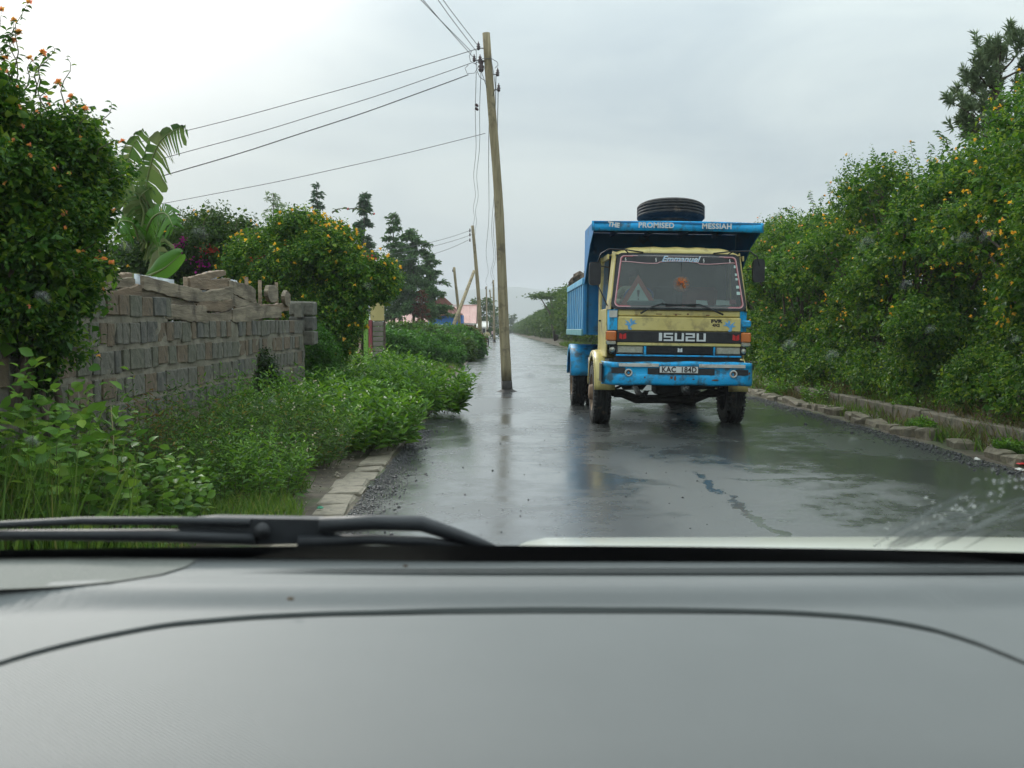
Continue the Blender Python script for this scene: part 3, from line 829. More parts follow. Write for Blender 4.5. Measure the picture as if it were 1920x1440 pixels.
for cx in (-.885, .905):
    b = MB()
    for f in (-1, 1):
        b.prism([(cx+f*.006, -.018, 1.415), (cx+f*.006, -.018, 1.49), (cx+f*.05, -.018, 1.515), (cx+f*.056, -.018, 1.43)], (0, -.006, 0))
    tb(b, 'emblem', M_RED, gso)
b = MB(); b.box((-.97, -.006, 1.318), (.99, .05, 1.368), .01); tb(b, 'lower_strip', M_CREAM)
# lamp bay
for x0, x1 in ((-.965, -.555), (.60, .99)):
    b = MB(); b.box((x0, .01, 1.195), (x1, .06, 1.312), .012); h = tb(b, 'headlight', M_LENS)
    for k in (0, 1):
        xc = x0+(x1-x0)*(.27+.46*k); q = MB(); q.box((xc-.085, .004, 1.208), (xc+.085, .0095, 1.30), .002); tb(q, 'lens', M_LENS, h)
    q = MB()
    q.box((x0-.02, .005, 1.178), (x1+.02, .055, 1.192)); q.box((x0-.02, .005, 1.192), (x0-.004, .055, 1.315)); q.box((x1+.004, .005, 1.192), (x1+.02, .055, 1.315)); tb(q, 'bezel', M_BLACK, h)
b = MB(); b.box((-.50, .03, 1.20), (.555, .07, 1.315)); gr = tb(b, 'grille', M_BLACK)
for k in range(6):
    q = MB(); q.box((-.49, .018, 1.208+.018*k), (.545, .029, 1.216+.018*k)); tb(q, 'slat', M_BLACK, gr)
q = MB()
for f in (-1, 1): q.prism([(.03+f*.004, .016, 1.225), (.03+f*.004, .016, 1.275), (.03+f*.034, .016, 1.292), (.03+f*.038, .016, 1.225)], (0, -.006, 0))
tb(q, 'emblem', M_BADGE, gr)
b = MB(); b.box((-.985, -.002, 1.150), (1.005, .05, 1.176), .006); b.box((-.546, .0, 1.178), (-.506, .05, 1.312), .006); b.box((.560, .0, 1.178), (.59, .05, 1.312), .006)
tb(b, 'grille_frame', M_BLUE)
b = MB(); b.box((-.99, .07, 1.02), (1.0, .12, 1.148)); tb(b, 'lower_grille', M_BLACK)
b = MB(); b.box((-.90, .1, .92), (.92, .16, 1.6)); tb(b, 'firewall', M_BLACK)
# corner panels, lamps
for s in (-1, 1):
    b = MB()
    b.prism([(s*.972, .01, 1.56), (s*1.09, .09, 1.56), (s*1.105, .26, 1.56), (s*.972, .26, 1.56)][::s], (0, 0, .325))
    c = tb(b, 'corner_panel', M_BLUE)
    if s < 0:
        q = MB(); q.prism([(-.978, .004, 1.76), (-1.094, .084, 1.76), (-1.094, .088, 1.868), (-.978, .006, 1.868)], (0, -.006, 0)); o = tb(q, 'primer_patch', M_GALV, c)
    else:
        q = MB(); q.box((1.0, -.03, 1.63), (1.14, .05, 1.74), .02); tb(q, 'bracket', M_BLUE, c)
    b = MB(); b.box((s*.985, -.03, 1.39), (s*1.145, .12, 1.545), .018); t = tb(b, 'turn_signal', M_ORANGE)
    q = MB(); q.box((s*.99, -.022, 1.33), (s*1.14, .11, 1.387), .01); tb(q, 'side_lamp', M_LENS, t)
    b = MB(); b.box((s*.985, .02, 1.19), (s*1.085, .09, 1.315), .01); tb(b, 'corner_grille', M_BLACK)
    b = MB(); b.lathe([(0, .045), (-.02, .04), (-.03, .001)], (s*1.04, .018, 1.25), 'y', 14); tb(b, 'marker_lamp', M_LENS)
# bumper
b = MB()
def bump(u, v):
    x = -1.2+2.4*u; ax = abs(x)/1.2
    y = -.16+ (.0 if ax < .82 else ((ax-.82)/.18)**2*.24)
    prof = [(0.05, .70), (0.0, .715), (-.012, .76), (-.012, .85), (0, .875), (0, .985), (-.01, 1.0), (-.005, 1.055), (.04, 1.07), (.12, 1.07)]
    k = v*(len(prof)-1); i = min(int(k), len(prof)-2); t = k-i
    dy = prof[i][0]*(1-t)+prof[i+1][0]*t; z = prof[i][1]*(1-t)+prof[i+1][1]*t
    z += .012*math.sin(x*2.1+.6)*(1 if v > .5 else .4) + .006*math.sin(x*9)
    return (x, y+dy, z)
b.grid(bump, 48, 18)
bo = tb(b, 'bumper', M_BLUE); bo.modifiers.new('t', 'SOLIDIFY').thickness = .012
for x0, x1, z0, z1 in ((-1.07, -.85, .885, .975), (-.50, .55, .875, .972), (.88, 1.08, .875, .965)):
    q = MB(); q.box((x0, -.17, z0), (x1, -.156, z1)); tb(q, 'bumper_slot', M_BLACK, bo)
for x0, x1, z0 in ((-.955, -.33, .99), (.30, 1.03, .99)):
    q = MB(); q.box((x0, -.186, z0), (x1, -.175, z0+.052), .003); tb(q, 'metal_strip', M_GALV, bo)
for x in (-.80, .845):
    q = MB(); q.lathe([(-.005, .062), (-.03, .058), (-.03, .042), (.0, .036)], (x, -.165, .895), 'y', 18); f = tb(q, 'fog_lamp_ring', M_GALV, bo)
    q = MB(); q.lathe([(-.006, .036), (.01, .018), (.01, .001)], (x, -.168, .895), 'y', 14); tb(q, 'lamp_socket', M_RUST, bo)
for x, z, w, h in ((-.15, .815, .05, .03), (-.09, .80, .04, .06), (.5, .79, .12, .02), (-.56, .82, .03, .02), (1.08, .90, .03, .03), (.2, .80, .04, .015)):
    q = MB(); q.prism([(x, -.1745, z), (x+w*.6, -.1745, z-h*.4), (x+w, -.1745, z+h*.2), (x+w*.7, -.1745, z+h), (x+w*.2, -.1745, z+h*.8)], (0, -.002, 0)); tb(q, 'rust_patch', M_RUST, bo)
q = MB(); q.box((-1.215, -.06, .74), (-1.203, .3, 1.03), .004); tb(q, 'bumper_end', M_BLACK, bo)
q = MB(); q.box((-.325, -.196, .893), (.292, -.1875, 1.008), .004); pl = tb(q, 'number_plate', M_DARKTXT, bo)
q = MB(); q.box((-.316, -.200, .902), (.283, -.1965, 1.0), .002); pp = tb(q, 'plate_face', M_WHITE, pl)
lettering('KAC', .118, -.175, -.2035, .950, M_DARKTXT, pl, sx=.92, bold=.003, spacing=1.06, tilt=-.012); lettering('184D', .118, .135, -.2035, .950, M_DARKTXT, pl, sx=.92, bold=.003, spacing=1.06, tilt=-.012)
# windscreen frame, A pillars, roof
ZB, ZT, YB, YT = 1.888, 2.79, .02, .24
def ws(x, t, off=0.0):
    """point on the windscreen plane: x, t 0 bottom 1 top"""
    return (x, YB+(YT-YB)*t-off-.06*(1-(x/1.06)**2), ZB+(ZT-ZB)*t)
def ringpath(hb, ht, t0, t1, r, n=5):
    pts = []
    cs = [(-hb, t0, 1, 1), (hb, t0, -1, 1), (ht, t1, -1, -1), (-ht, t1, 1, -1)]
    for q, (x, t, sx, st) in enumerate(cs):
        a0 = [math.pi, 1.5*math.pi, 0, .5*math.pi][q]
        for k in range(n+1):
            a = a0+.5*math.pi*k/n
            pts.append((x+sx*r+r*math.cos(a), t+(st*r+r*math.sin(a))/.92))
    return pts
def ring(outer, inner, off, th, name, m, parent=None):
    b = MB(); n = len(outer)
    vs = [ws(*p, off) for p in outer]+[ws(*p, off) for p in inner]+[ws(*p, off-th) for p in outer]+[ws(*p, off-th) for p in inner]
    fs = []
    for i in range(n):
        j = (i+1) % n
        fs += [(i, j, n+j, n+i), (2*n+i, 3*n+i, 3*n+j, 2*n+j), (i, 2*n+i, 2*n+j, j), (n+i, n+j, 3*n+j, 3*n+i)]
    b.add(vs, fs); return tb(b, name, m, parent)
wf = ring(ringpath(1.07, .975, .0, 1.0, .09), ringpath(1.02, .925, .045, .955, .07), .01, .03, 'windscreen_frame', M_BLACK)
ring(ringpath(1.022, .927, .043, .957, .07), ringpath(1.010, .915, .056, .945, .065), .016, .005, 'pink_trim_line', M_PINK, wf)
ring(ringpath(1.008, .913, .058, .943, .065), ringpath(.998, .903, .068, .933, .06), .014, .004, 'red_trim_line', M_REDTRIM, wf)
b = MB(); b.grid(lambda u, v: ws((2*u-1)*(1.025-.097*v)*.995, .03+.94*v, .0), 10, 4); wg = tb(b, 'windscreen', M_GLASS)
# visor strip with painted word
b = MB()
def visor(u, v):
    x = (2*u-1)*.912; e = .835+.016*math.cos(x*7)+(.018 if abs(x) < .33 else 0)
    return ws(x*(1.0-.0*v), e+(.945-e)*v, .004)
b.grid(visor, 60, 1); vo = tb(b, 'sun_strip', M_BLACK); 
b = MB(); b.tube([ws((2*k/60-1)*.912, .830+.016*math.cos((2*k/60-1)*.912*7)+(.018 if abs((2*k/60-1)*.912) < .33 else 0), .007) for k in range(61)], .007, 5); tb(b, 'strip_edge', M_PINK, vo)
lp = ws(0, .895, .012); lettering('Emmanuel', .132, lp[0]+.02, lp[1]+.002, lp[2], M_WHITE, vo, shear=.42, bold=.004, lean=-.235, depth=.003, sx=1.08)
lettering('Emmanuel', .132, lp[0]+.014, lp[1]-.003, lp[2]-.004, M_DECAL, vo, shear=.42, bold=-.002, lean=-.235, depth=.003, sx=1.08)
for x in (-.84, -.36, .40, .82):
    c = ws(x, .885, .008); lettering('§', .07, c[0], c[1], c[2], M_WHITE, vo, lean=-.235, depth=.003)
for k, (t, w, h) in enumerate(((.78, .04, .05), (.64, .036, .04), (.56, .034, .04), (.42, .036, .05), (.31, .04, .055))):
    x = .955-.0+.07*(1-t)-.045
    b = MB(); b.prism([ws(x-w, t-h/2, .004), ws(x+w, t-h/2, .004), ws(x+w, t+h/2, .004), ws(x-w, t+h/2, .004)], (0, .002, 0)); tb(b, 'licence_sticker', M_STKR, wg)
# pillars
for s in (-1, 1):
    b = MB()
    b.prism([(s*1.075, .03, 1.885), (s*.98, .25, 2.80), (s*1.0, .34, 2.82), (s*1.115, .30, 1.885)][::s], (0, .05, 0))
    b.prism([(s*1.08, .05, 1.885), (s*1.118, .30, 1.885), (s*1.02, .40, 2.83), (s*.985, .27, 2.80)][::s], (s*.012, 0, 0))
    tb(b, 'pillar', M_CREAM)
b = MB()
def roof(u, v):
    x = (2*u-1); ax = abs(x)
    y = .215+1.40*v
    edge = ax**6
    z = 2.80+.10*min(1, v*9)**.5*(1-edge) + .012*(.5+.5*math.cos(x*5.5*math.pi))*(1 if .04 < v else 0)*(1-edge) - .03*edge
    return (x*(1.0+.09*min(1, v*2)), y, z)
b.grid(roof, 72, 14); ro = tb(b, 'roof', M_CREAM); ro.modifiers.new('t', 'SOLIDIFY').thickness = .02
# doors, rear wall, floor
for s in (-1, 1):
    x = s*1.12
    b = MB(); b.box((x-s*.03, .30, 1.12), (x, 1.38, 1.90), .012); d = tb(b, 'door', M_CREAM)
    q = MB(); q.box((x-s*.025, 1.30, 1.905), (x+s*.001, 1.39, 2.74)); q.box((x*.985-s*.025, .42, 2.70), (x*.985, 1.299, 2.78)); tb(q, 'window_frame', M_CREAM, d)
    q = MB(); q.add([(x-s*.012, .33, 1.905), (x-s*.012, 1.298, 1.905), (x*.985-s*.012, 1.298, 2.70), (x*.97-s*.012, .48, 2.70)], [(0, 1, 2, 3)]); tb(q, 'window_glass', M_GLASS, d)
    q = MB(); q.box((x+s*.002, 1.14, 1.70), (x+s*.03, 1.28, 1.73), .006); tb(q, 'handle', M_BLACK, d)
    b = MB(); b.box((x-s*.03, 1.384, 1.12), (x, 1.66, 2.79), .012); tb(b, 'cab_side', M_CREAM)
    b = MB()                                             # front mudguard
    def mg(u, v):
        a = math.pi*(.02+.98*u); r = .66+.03*math.sin(a)
        return (s*(.93+.32*v), 1.2+r*math.cos(a)*1.02, .58+r*math.sin(a)*(.92 if v < .99 else .9))
    b.grid(mg, 20, 4)
    def mgs(u, v):
        a = math.pi*(.02+.98*u); r = .66-.10*v+.03*math.sin(a)
        return (s*(1.25+.002), 1.2+r*math.cos(a)*1.02, .58+r*math.sin(a)*.9)
    b.grid(mgs, 20, 1)
    o = tb(b, 'front_mudguard', M_CREAM); o.modifiers.new('t', 'SOLIDIFY').thickness = .012
    b = MB()
    def rmg(u, v):
        a = math.pi*(.0+1.0*u); r = .60
        return (s*(.70+.65*v), 5.45+r*math.cos(a)*1.1, .62+r*math.sin(a)*1.05)
    b.grid(rmg, 16, 3)
    def rms(u, v):
        a = math.pi*u; r = .60-.09*v
        return (s*1.352, 5.45+r*math.cos(a)*1.1, .62+r*math.sin(a)*1.05)
    b.grid(rms, 16, 1)
    o = tb(b, 'rear_mudguard', M_BLUE); o.modifiers.new('t', 'SOLIDIFY').thickness = .01
b = MB(); b.box((-1.085, 1.60, 1.1), (1.085, 1.64, 2.80)); b.box((-1.08, .14, 1.05), (1.08, 1.598, 1.10)); tb(b, 'cab_shell', M_INT)
b = MB(); b.box((-1.03, .13, 1.55), (1.03, .50, 1.905), .05); b.box((-.82, .20, 1.90), (-.18, .5, 2.06), .05); b.box((.15, .16, 1.90), (.95, .44, 1.97), .02); dsh = tb(b, 'cab_dashboard', M_DASHT)
for x0, x1, m in ((-.86, -.32, M_SEAT), (.28, .92, M_SEAT), (-.24, .2, M_INT)):
    b = MB(); b.box((x0, .9, 1.45), (x1, 1.42, 1.62), .05); b.box((x0+.02, 1.38, 1.55), (x1-.02, 1.53, 2.32), .06); tb(b, 'cab_seat', m)
M_STEER = mat('blue_steering_cover', (0.03, 0.10, 0.35), rough=0.5)
b = MB(); N = 24
b.tube([(-.56+.23*math.cos(2*math.pi*k/N), .62-.23*math.sin(2*math.pi*k/N)*.55, 2.12+.23*math.sin(2*math.pi*k/N)*.62) for k in range(N+1)], .017, 7, cap=False)
b.tube([(-.56, .62, 2.12), (-.56, .50, 1.90)], .025, 6); b.box((-.76, .6, 2.105), (-.36, .64, 2.13), .01); tb(b, 'steering_wheel', M_STEER)
# wipers parked on the screen, visor arms
for pts in (((-.62, 1.826), (-.42, 1.94), (-.26, 1.995)), ((.68, 1.822), (.46, 1.925), (.30, 1.985))):
    b = MB(); pp_ = []
    for x, z in pts: pp_.append(ws(x, (z-ZB)/(ZT-ZB), .035 if z > 1.87 else .055))
    b.tube(pp_, [.016, .012, .009], 6); w = tb(b, 'wiper_arm', M_BLACK)
    q = MB(); sgn = 1 if pts[0][0] < 0 else -1
    q.tube([ws(pts[2][0]-sgn*.02, .10, .03), ws(pts[2][0]+sgn*.30, .118-.02, .03), ws(pts[2][0]+sgn*.52, .075, .03)], .010, 5); tb(q, 'wiper_blade', M_BLACK, w)
for s in (-1, 1):
    b = MB(); b.tube([(s*.56, .20, 2.80), (s*.84, .12, 2.83), (s*1.12, .12, 2.84), (s*1.24, .14, 2.76), (s*1.29, .15, 2.60)], .011, 6); b.tube([(s*.86, .12, 2.83), (s*.80, .2, 2.79)], .010, 6)
    ma = tb(b, 'mirror_arm', M_BLACK)
    q = MB(); q.tube([(s*1.09, .2, 2.55), (s*1.29, .16, 2.58)], .010, 5); (q.tube([(s*1.29, .16, 2.30), (s*1.12, .14, 1.94)], .010, 5) if s < 0 else None); tb(q, 'mirror_stay', M_BLACK, ma)
    cx_, cz = (-1.325, 2.45) if s < 0 else (1.28, 2.535)
    q = MB(); pts = []
    for k in range(20):
        a = 2*math.pi*k/20; ex = math.copysign(abs(math.cos(a))**.45, math.cos(a)); ez = math.copysign(abs(math.sin(a))**.3, math.sin(a))
        pts.append((cx_+.095*ex, .14, cz+.185*ez))
    q.prism(pts, (0, .07, 0)); tb(q, 'mirror', M_BLACK)

# tipper body ------------------------------------------------------------------
YF, YR, HB, Z0, ZS = 2.05, 6.25, 1.345, 1.47, 2.48
b = MB()
b.box((-HB, YF, Z0), (HB, YR, Z0+.06)); b.box((-HB+.013, YF, Z0+.062), (HB-.013, YF+.05, 3.274)); b.box((-HB, YR-.05, Z0+.062), (HB, YR, ZS-.05)); body = tb(b, 'tipper_body', M_BLUE2)
for s in (-1, 1):
    b = MB(); b.box((s*HB, YF+.052, Z0+.10), (s*(HB-.03), YR-.052, ZS-.12)); b.build
    sd = tb(b, 'side_board', M_BLUE2, body)
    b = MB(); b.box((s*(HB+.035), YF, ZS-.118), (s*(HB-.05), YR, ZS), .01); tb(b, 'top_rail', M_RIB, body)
    b = MB(); b.box((s*(HB+.035), YF, Z0-.02), (s*(HB-.03), YR, Z0+.098), .01); tb(b, 'bottom_rail', mat('teal_rail', (0.10, 0.30, 0.34), (0.17, 0.38, 0.40), scale=5, rough=0.6) if s < 0 else M_BLUE, body)
    for k in range(9):
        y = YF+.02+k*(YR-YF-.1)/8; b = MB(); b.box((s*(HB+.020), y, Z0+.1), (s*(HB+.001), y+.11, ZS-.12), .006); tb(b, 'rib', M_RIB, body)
    # gusset under the canopy
    b = MB(); b.prism([(s*HB, .32, 3.30), (s*HB, .32, 3.16), (s*HB, 1.0, 2.95), (s*HB, YF-.15, 2.42), (s*HB, YF-.002, 2.3), (s*HB, YF-.002, 3.30)], (-s*.012, 0, 0)); tb(b, 'canopy_side', M_BLUE2, body)
    b = MB(); b.box((s*(HB-.0), YF-.06, Z0), (s*(HB-.06), YF-.002, 2.4), .01); tb(b, 'corner_post', M_BLUE2, body)
b = MB(); b.box((-HB+.013, .305, 3.275), (HB-.013, YF-.003, 3.298)); tb(b, 'canopy', M_BLUE2, body)
b = MB()
def lipf(u, v):
    x = -HB-.03+(2*HB+.06)*u
    return (x, .30+.02*v+.012*math.sin(x*3.3), 3.155+.155*v+.008*math.sin(x*2.2+1))
b.grid(lipf, 30, 2); lip = tb(b, 'canopy_lip', M_BLUE, body); lip.modifiers.new('t', 'SOLIDIFY').thickness = .02
for k in range(4):
    x = -.9+.6*k; b = MB(); b.box((x, .36, 3.21), (x+.06, YF-.004, 3.273)); tb(b, 'canopy_rib', M_BLUE2, body)
lettering('THE', .10, -1.03, .272, 3.235, M_WHITE, lip, tilt=.13, bold=.005); lettering('PROMISED', .118, -.35, .272, 3.235, M_WHITE, lip, bold=.0035, spacing=1.06)
lettering('MESSIAH', .118, .62, .272, 3.235, M_WHITE, lip, bold=.0035, spacing=1.08)
b = MB(); b.box((-.12, YF-.2, 1.1), (.12, YF-.02, 2.6), .03); tb(b, 'hoist_ram', M_CHASSIS, body)

# things carried by the truck ---------------------------------------------------
st = empty('spare_tyre', (TX+.06, TY+1.15, 3.30)); tag(st, 'spare truck tyre lying on top of the blue tipper canopy', 'tyre')
mb = MB(); r, w = .565, .30
prof = [(-w/2, r*.58), (-w/2-.005, r*.72), (-w/2+.0, r*.86), (-w/2+.03, r*.955), (-w/2+.05, r*.985)]
for k in range(4):
    a = -w/2+.05+(w-.1)*k/4; bnd = (w-.1)/4
    prof += [(a+bnd*.12, r), (a+bnd*.82, r), (a+bnd*.86, r-.015), (a+bnd*.98, r-.015)]
prof += [(w/2-.05, r*.985), (w/2-.03, r*.955), (w/2, r*.86), (w/2+.005, r*.72), (w/2, r*.58)]
mb.lathe(prof, (0, 0, .155), 'z', 48)
to = mb.build('tyre', M_RUBBER, st)
mb = MB(); mb.lathe([(w/2-.01, r*.60), (w/2-.05, r*.52), (0, r*.5), (-w/2+.05, r*.52), (-w/2+.01, r*.60)], (0, 0, .155), 'z', 32); mb.build('rim', M_RUBBER, st)
st.rotation_euler = (math.radians(-6.5), math.radians(1), 0); st.location.z = 3.385
M_CLOD = mat('brown_rubble', (0.07, 0.05, 0.035), (0.16, 0.12, 0.085), scale=9, rough=0.95, bump=0.7)
b = MB()
def load(u, v):
    x = -1.28+2.56*u; y = YF+.2+(YR-YF-.3)*v
    e = min(1, 7*min(u, 1-u), 7*min(v, 1-v))
    return (TX+x, TY+y, 1.6+e*(.72+.14*math.sin(x*3.1+y)+.1*math.sin(y*5.1-x*4)+.05*math.sin(x*11+y*9)))
b.grid(load, 26, 36); tag(b.build('rubble_load', M_CLOD), 'heap of brown rubble filling the tipper body', kind='stuff')
for x, y, z, r_, nm in ((-1.22, 5.75, 2.50, .14, 0), (-1.25, 6.05, 2.50, .10, 0), (-1.18, 4.6, 2.50, .17, 0)):
    b = MB(); rr = random.Random(int(y*100))
    b.lathe([(-r_*.8, .001), (-r_*.6, r_*.7), (0, r_), (r_*.5, r_*.8), (r_*.8, r_*.3), (r_*.82, .001)], (0, 0, 0), 'z', 9, smooth=False)
    b.v = [(p[0]*(1+rr.uniform(-.2, .2)), p[1]*(1+rr.uniform(-.2, .2)), p[2]*(1+rr.uniform(-.2, .2))) for p in b.v]
    o = b.build('boulder', M_CLOD); o.location = (TX+x, TY+y, z+r_*.6); tag(o, {5.75: 'brown boulder peeking over the tipper side near its rear', 6.05: 'smallest dark boulder at the rear corner of the tipper side', 4.6: 'larger brown boulder halfway along the tipper side'}[y], 'boulder')
# warning triangle behind the windscreen
wt = empty('warning_triangle', (TX-.60, TY+.22, 1.93)); tag(wt, 'red and white warning triangle standing behind the truck windscreen', 'warning triangle')
M_TRI = mat('red_reflector', (0.50, 0.10, 0.06), rough=0.4); M_TRIW = mat('triangle_white', (0.70, 0.78, 0.72), rough=0.5)
def tri(r, y): return [(r*math.sin(2*math.pi*k/3)*1.05, y, .19+r*math.cos(2*math.pi*k/3)) for k in range(3)]
b = MB(); b.prism(tri(.34, 0), (0, .012, 0)); b.build('red_border', M_TRI, wt)
b = MB(); b.prism(tri(.20, -.004), (0, .003, 0)); b.build('white_field', M_TRIW, wt)
b = MB(); b.prism([(-.022, -.008, .28), (.022, -.008, .28), (.010, -.008, .17), (-.010, -.008, .17)], (0, .003, 0)); b.box((-.012, -.008, .125), (.012, -.005, .148)); b.build('exclamation_mark', M_DARKTXT, wt)
wt.rotation_euler = (-.06, 0, 0)
# orange pom-pom ornament hanging inside
orn = empty('hanging_ornament', (TX+.07, TY+.12, 2.30)); tag(orn, 'fluffy orange ornament hanging inside the truck windscreen', 'ornament')
P = nrm(RNG.normal(0, 1, (420, 3))); P[:, 1] *= .35
V, F = scatter(T_SIMPLE, P*np.array([.10, .10, .07])*.4, P, .10, .35, RNG)
link('fringe', np_mesh('fringe', V, F), leaf_mat('orange_fringe', [(.85, .22, .04), (.9, .36, .08), (.9, .4, .12)], rough=.8), orn)
b = MB(); b.tube([(0, 0, .05), (0, 0, .40)], .003, 5); b.build('string', M_BLACK, orn)
for i, (x, z, w, m) in enumerate(((.42, 1.975, .10, M_WHITE), (.76, 1.975, .12, M_WHITE), (.92, 1.99, .06, M_REDTRIM))):
    b = MB(); b.prism([(-w, 0, 0), (w, .02, 0), (w*.9, .06, .07), (-w*.8, .05, .08)], (0, .01, .004)); o = b.build('paper_note' if m is M_WHITE else 'red_cloth', m); o.location = (TX+x, TY+.22, z-.005)
    tag(o, ['small white paper on the truck dash nearest the middle', 'larger white paper on the truck dash below the stickers', 'small red cloth in the corner of the truck dash'][i], ['paper', 'paper', 'cloth'][i])
# ------------------------------------------------------------------ vegetation
LM_LANT = leaf_mat('lantana_leaf', [(.017, .058, .008), (.040, .118, .011), (.085, .185, .014), (.18, .26, .02)], pos=[0, .4, .8, 1])
LM_LANTR = leaf_mat('lantana_leaf_right', [(.019, .066, .008), (.046, .135, .012), (.095, .205, .016), (.22, .31, .024)], pos=[0, .35, .75, 1])
LM_BOUG = leaf_mat('bougainvillea_leaf', [(.02, .05, .012), (.04, .09, .015), (.075, .13, .02)])
LM_WEED = leaf_mat('weed_leaf', [(.036, .105, .01), (.08, .20, .014), (.165, .32, .02)], rough=.4, spec=.4)
LM_HERB = leaf_mat('herb_leaf', [(.05, .13, .016), (.095, .21, .024), (.15, .28, .032), (.23, .33, .036)], rough=.45, pos=[0, .4, .85, 1])
LM_DARK = leaf_mat('dark_shrub_leaf', [(.012, .03, .008), (.025, .055, .012), (.04, .08, .015)], rough=.35)
LM_VINE = leaf_mat('vine_leaf', [(.03, .10, .012), (.055, .16, .018), (.08, .2, .02)], rough=.5)
LM_MIX = leaf_mat('mixed_shrub_leaf', [(.03, .08, .014), (.06, .14, .02), (.11, .2, .026), (.24, .17, .03)], pos=[0, .5, .9, 1])
LM_GRASS = leaf_mat('grass_blade', [(.045, .11, .012), (.09, .17, .02), (.14, .21, .03), (.22, .2, .06)], rough=.5, pos=[0, .5, .9, 1])
LM_DRYG = leaf_mat('dry_grass', [(.11, .075, .03), (.06, .075, .02), (.16, .11, .05), (.04, .07, .016)], rough=.7)
LM_CONI = leaf_mat('conifer_needles', [(.045, .10, .05), (.07, .145, .065), (.10, .18, .08)], rough=.6, trans=.15)
LM_CYP = leaf_mat('cypress_needles', [(.05, .12, .04), (.085, .18, .05), (.12, .23, .06)], rough=.6, trans=.15)
LM_PINE = leaf_mat('pine_needles', [(.19, .27, .14), (.25, .33, .18), (.30, .38, .2)], rough=.55, trans=.2)
LM_FAR = leaf_mat('far_hedge_leaf', [(.026, .065, .012), (.05, .105, .015), (.09, .15, .02)], rough=.6)
LM_BROWN = leaf_mat('dead_cypress', [(.10, .045, .02), (.16, .07, .03)], rough=.8)
LM_FY = leaf_mat('yellow_blossom', [(.85, .48, .02), (.86, .60, .04), (.80, .34, .05)], rough=.6)
LM_FO = leaf_mat('orange_blossom', [(.80, .28, .10), (.82, .48, .06), (.76, .26, .20), (.82, .55, .08)], rough=.6)
LM_FM = leaf_mat('magenta_bract', [(.42, .02, .28), (.5, .03, .3)], rough=.6)
LM_FR = leaf_mat('red_bract', [(.5, .04, .03), (.6, .09, .05)], rough=.6)
LM_FW = leaf_mat('white_seed_head', [(.5, .45, .34), (.62, .56, .45)], rough=.8)
M_BARK = mat('bark', (.05, .038, .026), (.12, .09, .065), scale=12, rough=.9, bump=.6, stretch=(1, 1, .3))
M_STEM = mat('green_stem', (.07, .09, .03), (.10, .08, .04), scale=8, rough=.7)

def blossoms(P, N, rng, size=.045, per=7, m=None):
    n = len(P); d = nrm(rng.normal(0, 1, (n*per, 3)) + np.repeat(N, per, 0)*.9)
    return scatter(T_SIMPLE, np.repeat(P, per, 0), d, size*.55*rng.uniform(.7, 1.2, n*per), .95, rng)

def stems(root, base, lobes, rng, name='trunk', r=.05, m=None):
    mb = MB(); b = Vector(base)
    for L in lobes:
        e = Vector(L[:3]); mid = b.lerp(e, .5) + Vector((rng.normal(0, .12), rng.normal(0, .12), rng.normal(0, .1)))
        mb.tube([b - Vector(root.location), mid - Vector(root.location), e - Vector(root.location)], [r, r*.7, r*.3], 6)
    return mb.build(name, m or M_BARK, root)

def bush(name, label, cat, lobes, n, leafm, rng_seed, size=.06, m=12, L=.28, fl=None, nfl=0, fsize=.045, base=None, tpl=T_SIMPLE, group=None,
         width=.55, core=.35, gap=.35, freq=2.6, fl2=None, nfl2=0, droop=.25, up=.35, depth=.22, ffilter=None, amp=.12, clump=None, cfreq=6.0):
    rng = np.random.default_rng(rng_seed)
    c = np.array(lobes)[:, :2].mean(0)
    base = base or (c[0], c[1], .05)
    root = empty(name, base); tag(root, label, cat, group); off = np.array(base)
    P, N = shell(lobes, n, rng, gap=gap, freq=freq, seed=rng_seed, depth=depth, amp=amp, clump=(L*.33 if clump is None else clump), cfreq=cfreq*.28/L)
    (V, F), tips, d = sprigs(P, N, rng, L=L, m=m, size=size, width=width, droop=droop, up=up, tpl=tpl)
    parts = [(V, F)]
    if core:                                               # leaves deeper inside the crown
        k = int(n*core*1.7); lob = np.array(lobes); lob = lob.copy(); lob[:, 3:] *= .74
        Pc, Nc = shell(lob, k, rng, gap=-.5, depth=.5, seed=rng_seed+3, amp=.05)
        (Vc, Fc), _, _ = sprigs(Pc, Nc, rng, L=L*1.3, m=max(6, m//2), size=size*2.0, width=.7, tpl=T_SIMPLE)
        parts.append((Vc, Fc))
    V, F = vjoin(parts)
    V[:, 2] = np.maximum(V[:, 2], .01)
    link('foliage', np_mesh('foliage', V-off, F), leafm, root, 'stuff')
    for fm, k, nm in ((fl, nfl, 'blossoms'), (fl2, nfl2, 'bracts')):
        if fm is None or k == 0: continue
        ok = np.arange(len(tips))
        if ffilter is not None: ok = ok[ffilter(tips[ok], d[ok])]
        # blossoms come in loose drifts
        w = np.exp(1.6*bumps(tips[ok], 1.1, rng_seed+k)); w /= w.sum()
        s = rng.choice(ok, min(k, len(ok)), replace=False, p=w)
        Vf, Ff = blossoms(tips[s]+d[s]*.015, d[s], rng, size=fsize)
        link(nm, np_mesh(nm, Vf-off, Ff), fm, root, 'stuff')
    stems(root, base, lobes, rng)
    return root

